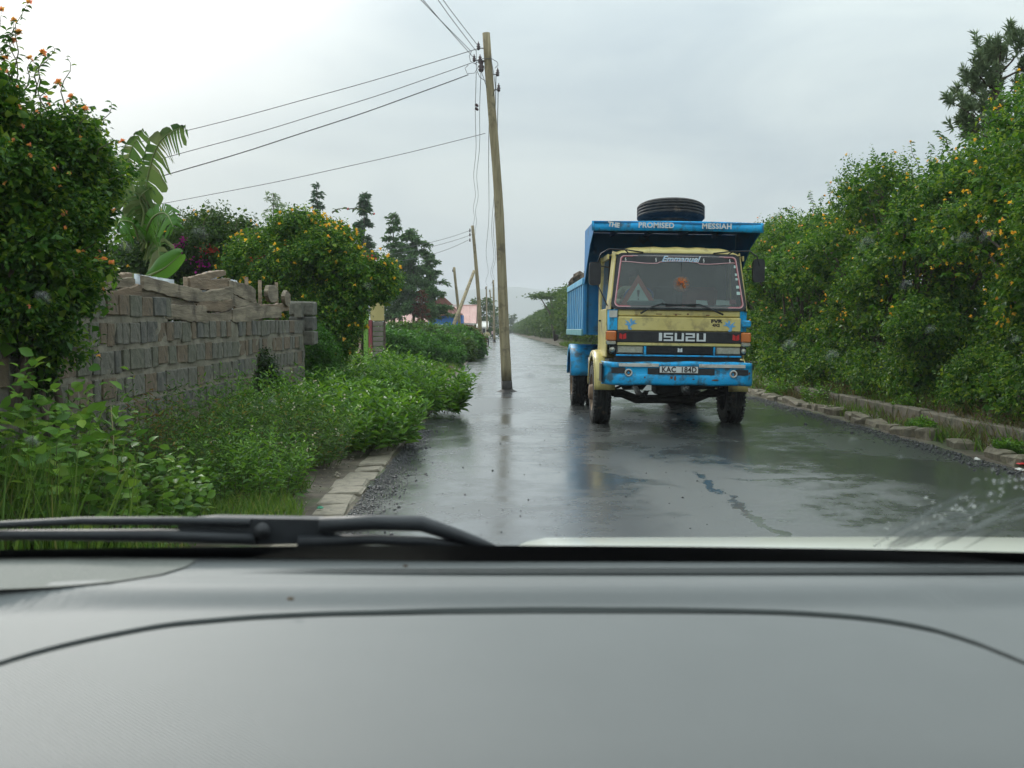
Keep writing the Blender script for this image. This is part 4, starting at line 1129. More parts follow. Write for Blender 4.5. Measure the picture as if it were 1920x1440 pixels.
def cauli(lobes, nb, r0, r1, seed, out=.0):
    """break smooth crown lobes into many smaller leafy heads with crevices between them"""
    rng = np.random.default_rng(seed)
    P, N = shell(lobes, nb, rng, gap=-.5, freq=1.5, amp=.10, depth=.12, seed=seed)
    r = rng.uniform(r0, r1, len(P)); c = P - N*(r*(.75-out))[:, None]
    heads = [(c[i, 0], c[i, 1], c[i, 2], r[i]*rng.uniform(.8, 1.25), r[i]*rng.uniform(.8, 1.25), r[i]*rng.uniform(.7, 1.05)) for i in range(len(P))]
    core = [(L[0], L[1], L[2], max(.05, L[3]-r1*.95), max(.05, L[4]-r1*.95), max(.05, L[5]-r1*.95)) for L in lobes]
    return heads+core
def lob(px, py, Y, rx, ry, rz):
    p = U(px, py, Y); return (p.x, p.y, p.z, rx, ry, rz)

# --- big lantana at the left edge, spilling over the wall
LB = [lob(20, 430, 7.9, .62, .7, 1.0), lob(112, 400, 8.2, .34, .5, .66), lob(30, 240, 7.9, .42, .5, .42), lob(-150, 380, 7.6, .9, .9, 1.3), lob(40, 610, 7.7, .34, .45, .42),
      lob(140, 480, 8.4, .24, .4, .34), lob(110, 285, 8.2, .32, .4, .32), lob(150, 330, 8.5, .18, .3, .26), lob(100, 530, 8.0, .34, .4, .34)]
lb = bush('lantana_bush', 'tall dark lantana with orange blossoms overhanging the stone wall at left', 'bush', cauli(LB, 85, .16, .30, 12), 4600, LM_LANT, 11, size=.062, m=13, L=.26, fl=LM_FO, nfl=300, fsize=.042, base=(-4.3, 7.8, .05),
          tpl=T_SIMPLE, core=.3, ffilter=lambda t, d: (t[:, 2] > 1.7) | (t[:, 0] > -3.45))
# long shoots against the sky
def shoot(root, p0, p1, rng, nleaf, size, leafm, blossom=None, sag=.1, name='shoot', r=.006):
    p0, p1 = Vector(p0), Vector(p1); off = Vector(root.location); pts = []
    for k in range(7):
        t = k/6; p = p0.lerp(p1, t); p.z += sag*4*t*(1-t)*.5; p.x += .03*math.sin(t*9+p0.x*7); pts.append(p)
    mb = MB(); mb.tube([p-off for p in pts], [r*(1-.12*k) for k in range(7)], 5); st_ = mb.build(name, M_STEM, root)
    t = np.linspace(.12, 1, nleaf); P = np.array([[np.interp(a, np.linspace(0, 1, 7), [q[i] for q in pts]) for i in range(3)] for a in t])
    ang = np.arange(nleaf)*math.pi + rng.normal(0, .7, nleaf)
    D = np.stack([np.cos(ang), np.sin(ang)*.6, rng.uniform(-.55, .15, nleaf)], 1)
    V, F = scatter(T_LEAF, P, D, size*rng.uniform(.7, 1.2, nleaf)*(1.1-.4*t), .55, rng)
    o = link('leaf', np_mesh('leaf', V-np.array(off), F), leafm, st_, 'stuff')
    if blossom is not None:
        Vb, Fb = blossoms(P[-1:], np.array([[0, 0, 1.]]), rng, size=.06, per=16); link('blossom', np_mesh('blossom', Vb-np.array(off), Fb), blossom, st_, 'stuff')
rs = np.random.default_rng(5)
for a, b, n_ in (((20, 160), (45, 5), 20), ((-10, 120), (30, 60), 14), ((10, 210), (18, 75), 16), ((40, 180), (75, 100), 10), ((60, 230), (108, 155), 12), ((20, 220), (-5, 20), 16), ((90, 240), (60, 110), 12),
                 ((150, 260), (165, 205), 8), ((-20, 200), (5, 110), 14), ((185, 290), (228, 265), 9), ((30, 170), (20, 40), 14)):
    shoot(lb, U(*a, 7.9), U(*b, 7.9), rs, n_, .075, LM_LANT, LM_FO)

rr_ = random.Random(77)
for k in range(26):
    L_ = LB[rr_.choice([0, 1, 2, 5, 6, 7, 8])]; a_ = rr_.uniform(-.6, 2.2); c_ = Vector(L_[:3])
    d_ = Vector((math.cos(a_), -rr_.uniform(.1, .9), math.sin(a_))).normalized()
    p_ = c_+Vector((d_.x*L_[3], d_.y*L_[4], d_.z*L_[5]))*.9
    shoot(lb, p_, p_+d_*rr_.uniform(.2, .45)+Vector((0, 0, .08)), rs, rr_.randint(9, 15), .075, LM_LANT, LM_FO if k % 3 == 0 else None)

# --- middle lantana and bougainvillea hedge behind the wall
MLB = [lob(582, 508, 20.3, 1.12, 1.2, 1.08), lob(652, 540, 20.0, .48, .8, .78), lob(505, 510, 20.6, .85, .9, .85), lob(600, 600, 19.8, .70, .7, .85), lob(570, 590, 20.2, 1.0, .9, .9), lob(690, 530, 20.4, .26, .4, .36), lob(612, 640, 19.8, .45, .5, .5)]
bush('lantana_bush', 'rounded lantana full of yellow blossoms just past the end of the stone wall', 'bush', cauli(MLB, 90, .30, .55, 23), 5000, LM_LANTR, 21, size=.085, m=11, L=.34, fl=LM_FY, nfl=380, fsize=.085, base=(-3.9, 20.3, .05), core=.3, freq=2.0)
BLB = [lob(400, 470, 22, 1.05, 1, .85), lob(320, 480, 22, .9, 1, .95), lob(455, 470, 22, .7, .8, .72), lob(250, 520, 22, .9, .9, 1.0), lob(360, 545, 22, 1.2, .9, .9)]
bg = bush('bougainvillea', 'bougainvillea hedge with magenta and red bracts behind the timber offcuts', 'bush', cauli(BLB, 50, .30, .5, 24), 2600, LM_BOUG, 22, size=.085, m=11, L=.38, base=(-6.4, 22, .05), core=.3, freq=2.2,
          fl=LM_FY, nfl=50, fsize=.07)
for px_, py_, r_, m_ in ((372, 493, 20, LM_FM), (330, 462, 10, LM_FM), (345, 450, 7, LM_FM), (383, 470, 12, LM_FR), (400, 468, 9, LM_FR), (495, 490, 10, LM_FR), (478, 492, 9, LM_FR), (698, 492, 11, LM_FR), (688, 488, 8, LM_FR)):
    c = np.array(U(px_, py_, 20.4 if px_ > 600 else (19.6 if px_ > 460 else 21.0))); Pn = c + np.random.default_rng(px_).normal(0, 1, (40, 3))*r_*.0105*np.array([.5, .3, .5])
    V, F = scatter(T_SIMPLE, Pn, np.random.default_rng(px_+1).normal(0, 1, (40, 3)), .07, .9, RNG)
    link('bracts', np_mesh('bracts', V-np.array(bg.location), F), m_, bg, 'stuff')
for a, b, n_ in (((380, 430), (402, 385), 14), ((352, 420), (350, 400), 8), ((300, 420), (318, 400), 8), ((620, 400), (655, 392), 12), ((655, 392), (700, 402), 14), ((560, 405), (545, 395), 8), ((640, 430), (650, 425), 6), ((440, 425), (455, 408), 8)):
    shoot(bg, U(*a, 20.5), U(*b, 20.5), rs, n_, .10, LM_BOUG, LM_FR if a[0] > 600 else None, r=.012)

# --- right hedge: tall lantanas behind the low wall
rh = np.random.default_rng(31)
def hedge_lobes(y0, y1, ht, cx=8.35, step=1.15, rx=1.3):
    out = []; y = y0
    while y <= y1+.01:
        h = interp(y, [8, 13, 15.5, 18, 22, 28, 34, 60], ht)
        cxx = cx + interp(y, [8, 34, 60], [0, -.05, -.6])
        out.append((cxx+rh.normal(0, .15), y, h-1.3+rh.normal(0, .1), rx, 1.1, 1.25))
        out.append((cxx+.25+rh.normal(0, .12), y+.5, h*.36, rx*1.0, 1.2, h*.36))
        out.append((cxx-.85+rh.normal(0, .22), y+rh.uniform(-.5, .5), h*rh.uniform(.50, .70), .66, .7, .62))
        out.append((cxx-.5+rh.normal(0, .25), y+rh.uniform(-.5, .5), h*rh.uniform(.30, .42), .55, .6, .5))
        out.append((cxx+.0+rh.normal(0, .35), y+rh.uniform(-.4, .4), h-.62+rh.normal(0, .2), .6, .65, .62))
        out.append((cxx-.72+rh.normal(0, .12), y+rh.uniform(-.5, .5), .72, .72, .75, .6))
        if rh.random() < .45: out.append((cxx-.75+rh.normal(0, .2), y+rh.uniform(-.5, .5), rh.uniform(.8, 1.2), .38, .5, .38))
        y += step*1.35
    return out
HT = [5.2, 5.3, 5.35, 4.85, 4.6, 4.7, 4.8, 5.0]
HFF = lambda t, d: (d[:, 0] < .3) & (t[:, 2] > 1.6)
bush('lantana_hedge', 'largest lantana at the right edge, tall and dotted with orange blossoms', 'bush', cauli(hedge_lobes(9.5, 16.8, HT), 190, .34, .66, 25), 8800, LM_LANTR, 41, size=.078, m=12, L=.32, fl=LM_FY, nfl=640, fsize=.075, base=(8.3, 13, .3), core=.35, freq=1.7, ffilter=HFF, amp=.19)
bush('lantana_hedge', 'lantana in the right hedge above the low wall between truck and edge bush', 'bush', cauli(hedge_lobes(18.0, 23.4, HT), 140, .36, .68, 26), 6400, LM_LANTR, 42, size=.082, m=12, L=.34, fl=LM_FY, nfl=260, fsize=.075, base=(8.3, 20.5, .3), core=.35, freq=1.8, ffilter=HFF, amp=.19)
bush('lantana_hedge', 'lantana in the right hedge rising just beside the truck mirror', 'bush', cauli(hedge_lobes(25.0, 31.5, HT), 130, .38, .7, 27), 4600, LM_LANTR, 43, size=.095, m=11, L=.40, fl=LM_FO, nfl=140, fsize=.075, base=(8.3, 28, .3), core=.35, freq=1.8, ffilter=HFF, amp=.19)
b4 = bush('lantana_hedge', 'hedge bush mostly hidden behind the tipper truck', 'bush', hedge_lobes(33.0, 50, HT, step=1.9), 3000, LM_FAR, 44, size=.15, m=9, L=.5, base=(8.0, 41, .3), core=.35, freq=1.6)
hb = [o for o in bpy.data.objects if o.name.startswith('lantana_hedge')]
for i, (a, b, n_, Y) in enumerate((((1715, 345), (1690, 290), 12, 19.5), ((1700, 350), (1672, 340), 9, 19.5), ((1780, 275), (1752, 245), 10, 18), ((1560, 390), (1553, 340), 12, 26), ((1525, 400), (1518, 358), 10, 26), ((1640, 365), (1630, 345), 7, 22), ((1600, 370), (1580, 352), 8, 24), ((1480, 400), (1470, 390), 8, 28))):
    shoot(hb[0 if Y < 19 else (1 if Y < 24.5 else 2)], U(*a, Y), U(*b, Y), rs, n_*2, .11, LM_LANTR, r=.01)
for k in range(46):
    b_ = rr_.choice([0, 0, 1, 1, 2]); y_ = rr_.uniform(*((11, 17), (18, 24), (25, 32))[b_]); h_ = interp(y_, [8, 13, 15.5, 18, 22, 28, 34, 60], HT)
    if k % 2: p_ = Vector((8.1+rr_.uniform(-.5, .3), y_, h_-.25)); e_ = p_+Vector((rr_.uniform(-.3, .2), rr_.uniform(-.2, .2), rr_.uniform(.3, .65)))
    else: p_ = Vector((7.05, y_, h_*rr_.uniform(.35, .8))); e_ = p_+Vector((-rr_.uniform(.25, .55), rr_.uniform(-.3, .1), rr_.uniform(-.1, .3)))
    shoot(hb[b_], p_, e_, rs, 18, .11, LM_LANTR, LM_FY if k % 3 == 0 else None, r=.008)
# far hedge on the right, one mass running away along the road
rngf = np.random.default_rng(51); fl_ = []
y = 52
while y < 430:
    h = interp(y, [50, 90, 115, 140, 200, 430], [4.9, 5.6, 6.1, 5.2, 4.6, 4.2])*rngf.uniform(.88, 1.12)
    fl_.append((interp(y, [50, 115, 430], [8.0, 8.1, 7.6])+rngf.normal(0, .25), y, h*.52, 1.7+.004*y, 1.8+.012*y, h*.5))
    y += 2.2+.02*y
fl_ = np.array(fl_)
P, N = shell(fl_, 12000, rngf, gap=.1, freq=1.0, seed=52, amp=.13); (V, F), _, _ = sprigs(P, N, rngf, L=.9, m=7, size=.42, width=.6)
lobc = fl_.copy(); lobc[:, 3:] *= .8; Pc, Nc = shell(lobc, 3000, rngf, gap=-.5, seed=53); (Vc, Fc), _, _ = sprigs(Pc, Nc, rngf, L=1.2, m=5, size=.9, width=.8)
V, F = vjoin([(V, F), (Vc, Fc)])
tag(link('far_hedge', np_mesh('far_hedge', V, F), LM_FAR), 'long green hedge receding along the right side of the road', kind='stuff')

# --- weeds and herbs on the left verge
def herb(name, label, cx, cy, rx, ry, h, nst, leafm, seed, leaf=.10, width=.32, per=18, lean=.35, tpl=T_LEAF, group=None, cat='plant', z0=.05, fl=None, nfl=0, hvar=.3, droop=.2, fsize=.03):
    rng = np.random.default_rng(seed); root = empty(name, (cx, cy, z0)); tag(root, label, cat, group)
    a = rng.uniform(0, 6.28, nst); r = np.sqrt(rng.random(nst))
    bx, by = np.cos(a)*r*rx*.85, np.sin(a)*r*ry*.85
    hh = h*(1-hvar*r**2)*rng.uniform(.6, 1.22, nst)
    d = nrm(np.stack([np.cos(a)*r*lean+rng.normal(0, .12, nst), np.sin(a)*r*lean+rng.normal(0, .12, nst), np.ones(nst)], 1))
    t = np.linspace(.12, 1, per)[None, :]+rng.uniform(-.03, .03, (nst, per)); t = np.clip(t, .05, 1)
    B = np.stack([bx, by, np.zeros(nst)], 1)
    pos = B[:, None, :]+d[:, None, :]*(hh[:, None]*t)[..., None]
    ang = np.arange(per)[None, :]*2.4+rng.uniform(0, 6.28, (nst, 1))
    D = np.stack([np.cos(ang), np.sin(ang), np.full(ang.shape, .55)-droop+.7*(t-.5)], -1)+rng.normal(0, .2, (nst, per, 3))
    sz = leaf*rng.uniform(.65, 1.2, (nst, per))*(1.15-.5*t)
    V, F = scatter(tpl, pos.reshape(-1, 3), D.reshape(-1, 3), sz.reshape(-1), width, rng)
    V[:, 2] = np.maximum(V[:, 2], -.04)
    link('foliage', np_mesh('foliage', V, F), leafm, root, 'stuff')
    Vs = np.stack([B+np.array([.004, 0, 0]), B-np.array([.004, 0, 0]), B+d*(hh*.97)[:, None]], 1).reshape(-1, 3); Fs = np.arange(nst*3).reshape(-1, 3)
    link('stems', np_mesh('stems', Vs, Fs), M_STEM, root, 'stuff')
    if fl is not None:
        s = rng.choice(nst, min(nfl, nst), replace=False); tp = B[s]+d[s]*hh[s][:, None]*1.03
        tp = np.repeat(tp, 3, 0)+rng.normal(0, .03, (len(tp)*3, 3))
        Vb, Fb = blossoms(tp, np.tile([[0, 0, 1.]], (len(tp), 1)), rng, size=fsize, per=6); link('seed_heads', np_mesh('seed_heads', Vb, Fb), fl, root, 'stuff')
    return root
def HG(px, py): p = G(px, py); return p.x, p.y
# the glossy clump by the kerb and its neighbours, near to far
herb('leafy_weed', 'glossy green weed clump leaning over the kerb onto the road', -1.62, 18.9, 1.05, 1.3, .95, 210, LM_WEED, 61, leaf=.185, width=.34, lean=.5)
herb('leafy_weed', 'tall glossy weeds between the gate pillars and the road clump', -2.75, 21.5, 1.3, 1.6, 1.0, 230, LM_WEED, 62, leaf=.185, width=.34)
herb('leafy_weed', 'bright leafy weed clump in front of the kerb slabs', -1.86, 13.5, .80, 1.15, .82, 190, LM_WEED, 63, leaf=.165, width=.34, lean=.5)
herb('leafy_weed', 'leafy weeds against the foot of the stone wall end', -2.75, 15.2, .75, 1.3, .88, 180, LM_WEED, 64, leaf=.16, width=.34)
herb('leafy_weed', 'pale flowering weeds beside the kerb clump', -2.45, 11.6, .75, 1.0, .78, 230, LM_MIX, 65, leaf=.085, width=.32, fl=LM_FW, nfl=26)
herb('leafy_weed', 'dark small leaved weeds in the middle of the left verge', -2.95, 10.6, .66, 1.0, .92, 280, LM_MIX, 66, leaf=.08, width=.34)
herb('leafy_weed', 'brown tinged weeds below the stone wall beside the broad leaved herb', -3.15, 9.0, .55, .85, .98, 260, LM_MIX, 67, leaf=.075, width=.3)
herb('dry_fern', 'orange brown withered fern at the foot of the stone wall', -3.3, 9.7, .3, .45, .85, 60, leaf_mat('withered_leaf', [(.16, .08, .02), (.24, .13, .035), (.10, .08, .02)], rough=.7), 76, leaf=.11, width=.16, per=16, droop=.4)
herb('leafy_weed', 'low bushy weeds near the bare soil by the car', -2.4, 9.4, .62, .85, .62, 260, LM_WEED, 68, leaf=.085, width=.34, fl=LM_FW, nfl=7)
herb('broad_leaf_herb', 'broad leaved bright green herb in the bottom left corner', -3.2, 6.9, .56, .85, 1.15, 130, LM_HERB, 69, leaf=.16, width=.62, per=16, droop=.45)
herb('broad_leaf_herb', 'lower broad leaved herb to the right of the corner herb', -2.62, 7.5, .36, .6, .60, 60, LM_HERB, 70, leaf=.13, width=.6, per=13, droop=.45)
herb('broad_leaf_herb', 'single tall broad leaved herb standing against the wall', -3.35, 8.2, .22, .3, 1.12, 16, LM_HERB, 71, leaf=.13, width=.58, per=15, droop=.45)
herb('leafy_weed', 'sparse tall weed stems in front of the wall middle', -3.05, 12.3, .45, .9, 1.05, 120, LM_WEED, 72, leaf=.10, width=.32)
herb('leafy_weed', 'weeds filling the verge before the timber wall end', -2.95, 13.4, .55, .8, .92, 170, LM_WEED, 73, leaf=.12, width=.34)
herb('leafy_weed', 'weeds behind the tall glossy clump near the gate', -3.3, 26, 1.5, 2.4, 1.0, 240, LM_WEED, 74, leaf=.16, width=.36)
bush('dark_shrub', 'dark green shrub growing against the stone wall', 'shrub', [lob(480, 715, 14.8, .28, .4, .42), lob(500, 745, 14.6, .30, .4, .3)], 420, LM_DARK, 81, size=.075, m=10, L=.2, base=(-3.3, 14.8, .05))
bush('creeper', 'bright green creeper heaped against the end of the wall', 'shrub', [lob(590, 680, 18.6, .42, .6, .62), lob(600, 730, 18.4, .55, .6, .4), lob(570, 655, 18.5, .22, .4, .3)], 900, LM_VINE, 82, size=.08, m=10, L=.2, base=(-3.4, 18.6, .05))
bush('creeper', 'dark creeper hanging down the near end of the stone wall', 'shrub', [lob(70, 650, 8.0, .16, .2, .22), lob(62, 700, 8.0, .12, .16, .2), lob(85, 600, 8.1, .2, .2, .2)], 320, LM_DARK, 83, size=.055, m=9, L=.16, base=(-3.64, 8.0, .05))

# far left bushes between gate and poles
for i, (px_, py_, Y, rx, rz, lm, lab) in enumerate((
        (765, 634, 46, 1.9, .7, LM_FAR, 'rounded shrub right behind the coloured gate pillars'), (835, 632, 56, 2.0, .5, LM_VINE, 'bright shrub in front of the blue roofed house'),
        (872, 645, 60, 1.0, .95, LM_FAR, 'shrub at the foot of the second power pole'), (800, 655, 44, 1.5, .75, LM_VINE, 'low pale shrub above the litter on the verge'),
        (845, 663, 52, 1.1, .7, LM_FAR, 'low shrub nearest the road edge before the second pole'), (740, 655, 40, 1.0, .8, LM_VINE, 'light green shrub touching the grey gate panel'),
        (790, 618, 62, 3.0, .35, LM_LANT, 'dark hedge below the conifers'), (878, 630, 75, 1.0, .8, LM_BROWN, 'brownish withered bush beside the second pole'))):
    c = U(px_, py_, Y)
    bush('shrub', lab, 'shrub', cauli([(c.x, c.y, c.z, rx, 1.6, rz), (c.x-rx*.5, c.y+.5, c.z-.2, rx*.7, 1.3, rz*.9), (c.x+rx*.4, c.y-.5, c.z-.35, rx*.7, 1.3, rz*.8), (c.x, c.y, .5, rx*1.1, 1.5, .6)], 30, .3, .55, 200+i), 1300, lm, 90+i, size=.17, m=9, L=.5, base=(c.x, c.y, .05), width=.45, freq=1.6)
# trees at the far end and behind
def conifer(name, label, px_, ptop, Y, hw, leafm, seed, n=2600, top_bias=1.0, trunk_r=.16, base_frac=.12, size=.34, droop=.25, ragged_=.35):
    rng = np.random.default_rng(seed); top = U(px_, ptop, Y); H = top.z; root = empty(name, (top.x, Y, 0)); tag(root, label, 'tree', 'conifers beyond the hedge')
    mb = MB(); mb.tube([(0, 0, -.2), (rng.normal(0, .1), 0, H*.5), (0, 0, H)], [trunk_r, trunk_r*.6, .02], 7); mb.build('trunk', M_BARK, root)
    nb = 60; V, F = [], []; bt = MB()
    zt = base_frac+(1-base_frac)*np.linspace(0, 1, nb)+rng.normal(0, .008, nb); parts = []
    for t in zt:
        t = min(max(t, base_frac), .995); az = rng.uniform(0, 6.28)
        ln = hw*((1-t)**top_bias*.92+.08)*rng.uniform(1-ragged_, 1+ragged_*.6)
        dz = rng.uniform(-.25, .35)
        k = max(6, int(n/nb*(ln/hw+.25)))
        s = rng.random(k)**.7
        base = np.stack([np.cos(az)*ln*s, np.sin(az)*ln*s, H*t+dz*ln*s-.15*ln*s**2], 1)+rng.normal(0, .10*hw*.6, (k, 3))*np.array([1, 1, .6])
        D = np.stack([np.full(k, np.cos(az)), np.full(k, np.sin(az)), np.full(k, .1-droop)], 1)+rng.normal(0, .55, (k, 3))
        parts.append(scatter(T_SIMPLE, base, D, size*rng.uniform(.6, 1.3, k), .32, rng))
        bt.tube([(0, 0, H*t), (math.cos(az)*ln*.8, math.sin(az)*ln*.8, H*t+dz*ln*.8-.1*ln)], [.03, .01], 4, cap=False)
    V, F = vjoin(parts); link('crown', np_mesh('crown', V, F), leafm, root, 'stuff'); bt.build('branches', M_BARK, root, 'stuff')
    return root
conifer('conifer_tree', 'slender pointed conifer rising behind the yellow lantana', 683, 362, 80, 1.75, LM_CONI, 101, n=10000, base_frac=.3, top_bias=.8)
conifer('conifer_tree', 'thin crooked conifer tip showing above the lantana crown', 594, 346, 80, 1.5, LM_CONI, 102, n=3500, ragged_=.6, base_frac=.4)
conifer('conifer_tree', 'sparse feathery treetop left of the crooked conifer', 512, 362, 80, 1.6, LM_PINE, 103, n=1500, ragged_=.7, base_frac=.5, top_bias=.4)
conifer('cypress_tree', 'tall pointed cypress at the left of the dark cypress pair', 737, 402, 88, 2.0, LM_CYP, 104, n=7500, base_frac=.22, top_bias=.7)
conifer('cypress_tree', 'broad dark cypress standing before the pink roof', 775, 432, 86, 2.8, LM_CYP, 105, n=15000, base_frac=.28, top_bias=.42, droop=.45)
conifer('cypress_tree', 'shorter cypress with outstretched tips at the right of the group', 806, 478, 90, 2.2, LM_CYP, 106, n=7000, base_frac=.33, top_bias=.5, ragged_=.6)
conifer('dead_cypress', 'reddish brown dead cypress between the green ones', 790, 545, 84, .9, LM_BROWN, 107, n=900, base_frac=.25, top_bias=.5)
conifer('roadside_tree', 'dim grey green tree far beyond the second power pole', 905, 560, 190, 4.2, LM_FAR, 108, n=2600, base_frac=.05, top_bias=.35, size=.7)
conifer('roadside_tree', 'faint bluish tree at the far left end of the road', 933, 586, 420, 6.0, LM_FAR, 109, n=1500, base_frac=.05, top_bias=.35, size=1.3)
conifer('roadside_tree', 'tiny faint pointed tree at the far right end of the road', 963, 590, 420, 2.6, LM_FAR, 110, n=900, base_frac=.05, top_bias=.6, size=1.0)
# flat topped acacia over the far right hedge
ac = U(1042, 545, 125); aroot = empty('acacia_tree', (ac.x, 125, 0)); tag(aroot, 'flat topped acacia above the far right hedge', 'tree')
mb = MB()
for dx, dz in ((-2.2, 0), (-.8, .3), (.8, .4), (2.2, .2)): mb.tube([(0, 0, 0), (dx*.3, 0, ac.z*.55), (dx, 0, ac.z-.3+dz)], [.18, .12, .03], 6)
mb.build('trunk', M_BARK, aroot)
rng = np.random.default_rng(120); parts = []
for k in range(16):
    cx_, cz = rng.uniform(-2.6, 2.9), rng.uniform(-.9, .35); q = 90
    P = np.stack([cx_+rng.normal(0, .75, q), rng.normal(0, 1.2, q), ac.z+cz-.15*(cx_/2.6)**2*2+rng.normal(0, .10, q)], 1)
    parts.append(scatter(T_SIMPLE, P, rng.normal(0, 1, (q, 3))*np.array([1, 1, .3]), .42, .45, rng))
V, F = vjoin(parts); link('crown', np_mesh('crown', V, F), LM_FAR, aroot, 'stuff')
# pine at the top right behind the hedge
pn = U(1870, 66, 24); proot = empty('pine_tree', (pn.x, 24, .3)); tag(proot, 'grey green pine top showing above the right hedge', 'tree')
H = pn.z-.3; mb = MB(); mb.tube([(0, 0, 0), (.1, 0, H*.6), (0, 0, H-.15)], [.16, .09, .02], 7); mb.build('trunk', M_BARK, proot)
rng = np.random.default_rng(130); parts = []; bt = MB()
def P2(px, py): p = U(px, py, 24); return np.array([p.x-pn.x, 0, p.z-.3])
for (a, b, k) in ((1865, 240, 0), (1820, 120, 0), (1795, 215, 0), (1780, 195, 0), (1830, 175, 0), (1850, 90, 0), (1875, 80, 0), (1892, 100, 0), (1910, 85, 0), (1915, 140, 0), (1885, 150, 0), (1855, 140, 0), (1840, 200, 0), (1870, 200, 0), (1900, 190, 0), (1815, 150, 0), (1805, 235, 0), (1935, 110, 0), (1960, 160, 0), (1950, 210, 0), (1830, 240, 0)):
    e = P2(a, b)+np.array([0, rng.normal(0, .5), 0]); st0 = np.array([.05, 0, max(e[2]-rng.uniform(.5, .9), 1)])
    bt.tube([tuple(st0), tuple((st0+e)/2+np.array([0, 0, -.06])), tuple(e)], [.03, .02, .008], 5, cap=False)
    for q in range(9):
        t = rng.uniform(.45, 1.03); c = st0*(1-t)+e*t+rng.normal(0, .09, 3); dirn = nrm((e-st0)[None]*.6+np.array([[0, 0, .9]])+rng.normal(0, .35, (1, 3)))[0]
        k = 46; s = rng.random(k); P = c+dirn*(s*.26)[:, None]; D = dirn*.8+rng.normal(0, .55, (k, 3))
        parts.append(scatter(T_SIMPLE, P, D, .20*rng.uniform(.6, 1.2, k), .06, rng))
V, F = vjoin(parts); link('crown', np_mesh('crown', V, F), LM_PINE, proot, 'stuff'); bt.build('branches', M_BARK, proot, 'stuff')

# --- grass
def grass(name, label, pts, h, leafm, seed, width=.05, lean=.45):
    rng = np.random.default_rng(seed); n = len(pts)
    D = np.concatenate([rng.normal(0, lean, (n, 2)), np.ones((n, 1))], 1)
    V, F = scatter(T_BLADE, pts, D, h*rng.uniform(.5, 1.3, n), width, rng)
    return tag(link(name, np_mesh(name, V, F), leafm), label, kind='stuff')
rng = np.random.default_rng(140)
def band(n, y0, y1, fx0, fx1, z=.03, p=1.0, clump=.0):
    y = y0+(y1-y0)*rng.random(n)**p; a = np.array([fx0(v) for v in y]); b = np.array([fx1(v) for v in y])
    x = a+(b-a)*rng.random(n)
    return np.stack([x, y, np.full(n, z)], 1)
pt = band(26000, 5.6, 16, lambda y: -3.6, lambda y: -1.95 - .25*math.sin(y*1.3)-.15*math.sin(y*3.7), .06)
keep = bumps(pt*np.array([1, 1, 0]), 2.2, 7)+rng.normal(0, .4, len(pt)) > -.35
grass('verge_grass', 'green grass growing among the weeds on the left verge', pt[keep], .17, LM_GRASS, 141, width=.06)
grass('far_verge_grass', 'bright short grass by the roadside beyond the weeds', band(22000, 22, 75, lambda y: road_l(y)-2.6, lambda y: road_l(y)-.25-.12*math.sin(y*1.1), .03), .24, LM_GRASS, 142, width=.09)
pt = np.stack([rng.normal(-3.15, .3, 900), rng.normal(6.1, .35, 900), np.full(900, .05)], 1)
grass('tall_grass', 'tall thin grass blades in the bottom left corner', pt, .75, LM_GRASS, 143, width=.018, lean=.16)
pt = band(15000, 9, 26, lambda y: road_r(y)+.55, lambda y: road_r(y)+2.0, .05); pt[:, 2] = np.interp(pt[:, 0]-5.85, [0, .8, 1.05, 1.3, 2.5], [0, -.03, .1, .24, .4])
keep = bumps(pt*np.array([1, 1, 0]), 2.0, 17)+rng.normal(0, .4, len(pt)) > -.1
grass('bank_grass', 'dry brown and green grass on the bank under the right hedge', pt[keep], .26, LM_DRYG, 144, width=.05)
pt = band(9000, 9, 27, lambda y: road_r(y)+.35, lambda y: road_r(y)+1.9, .05); pt[:, 2] = np.interp(pt[:, 0]-5.85, [0, .8, 1.05, 1.3, 2.5], [0, -.03, .1, .24, .4])
keep = bumps(pt*np.array([1, 1, 0]), 1.6, 27)+rng.normal(0, .3, len(pt)) > .25
grass('bank_weeds', 'green tufts among the dry grass under the right hedge', pt[keep], .22, LM_GRASS, 146, width=.09)
for i, (x_, y_, r_, lab) in enumerate(((7.1, 11.2, .3, 'small green weed on the low wall at the right edge'), (6.35, 12.6, .16, 'tiny weed between kerb block and low wall near the right edge'), (6.4, 15.4, .18, 'tiny weed behind the kerb blocks in the middle of the low wall'), (7.2, 17.6, .35, 'weed clump at the far end of the low wall'), (6.7, 21.2, .4, 'weed clump at the kerb beyond the low wall'), (6.6, 24.0, .4, 'weed clump beside the truck wheel at the right kerb'))):
    herb('leafy_weed', lab, x_, y_, r_, r_*1.3, r_*1.25, 60, LM_WEED, 160+i, leaf=.10, width=.4, per=12, z0=.1 if x_ > 7 else .0)
pt = band(7000, 26, 100, lambda y: road_r(y)+.3, lambda y: road_r(y)+2.4, .05)
grass('far_bank_grass', 'grass strip along the foot of the far right hedge', pt, .5, LM_GRASS, 145, width=.12)
# odd tall dry stalks
for i, (a, b) in enumerate((((212, 890), (208, 760)), ((130, 950), (205, 820)), ((215, 890), (250, 872)))):
    p0, p1 = U(*a, 7.2), U(*b, 7.3); mb = MB(); mb.tube([p0, p0.lerp(p1, .5)+Vector((.01, 0, .01)), p1], [.006, .004, .002], 5)
    tag(mb.build('dry_stalk', mat('dry_stalk_%d' % i, (.30, .27, .11))), ['upright pale dry stalk among the corner weeds', 'long slanting dry stalk crossing the corner weeds', 'short pale stalk leaning right in the weeds'][i], 'stalk')

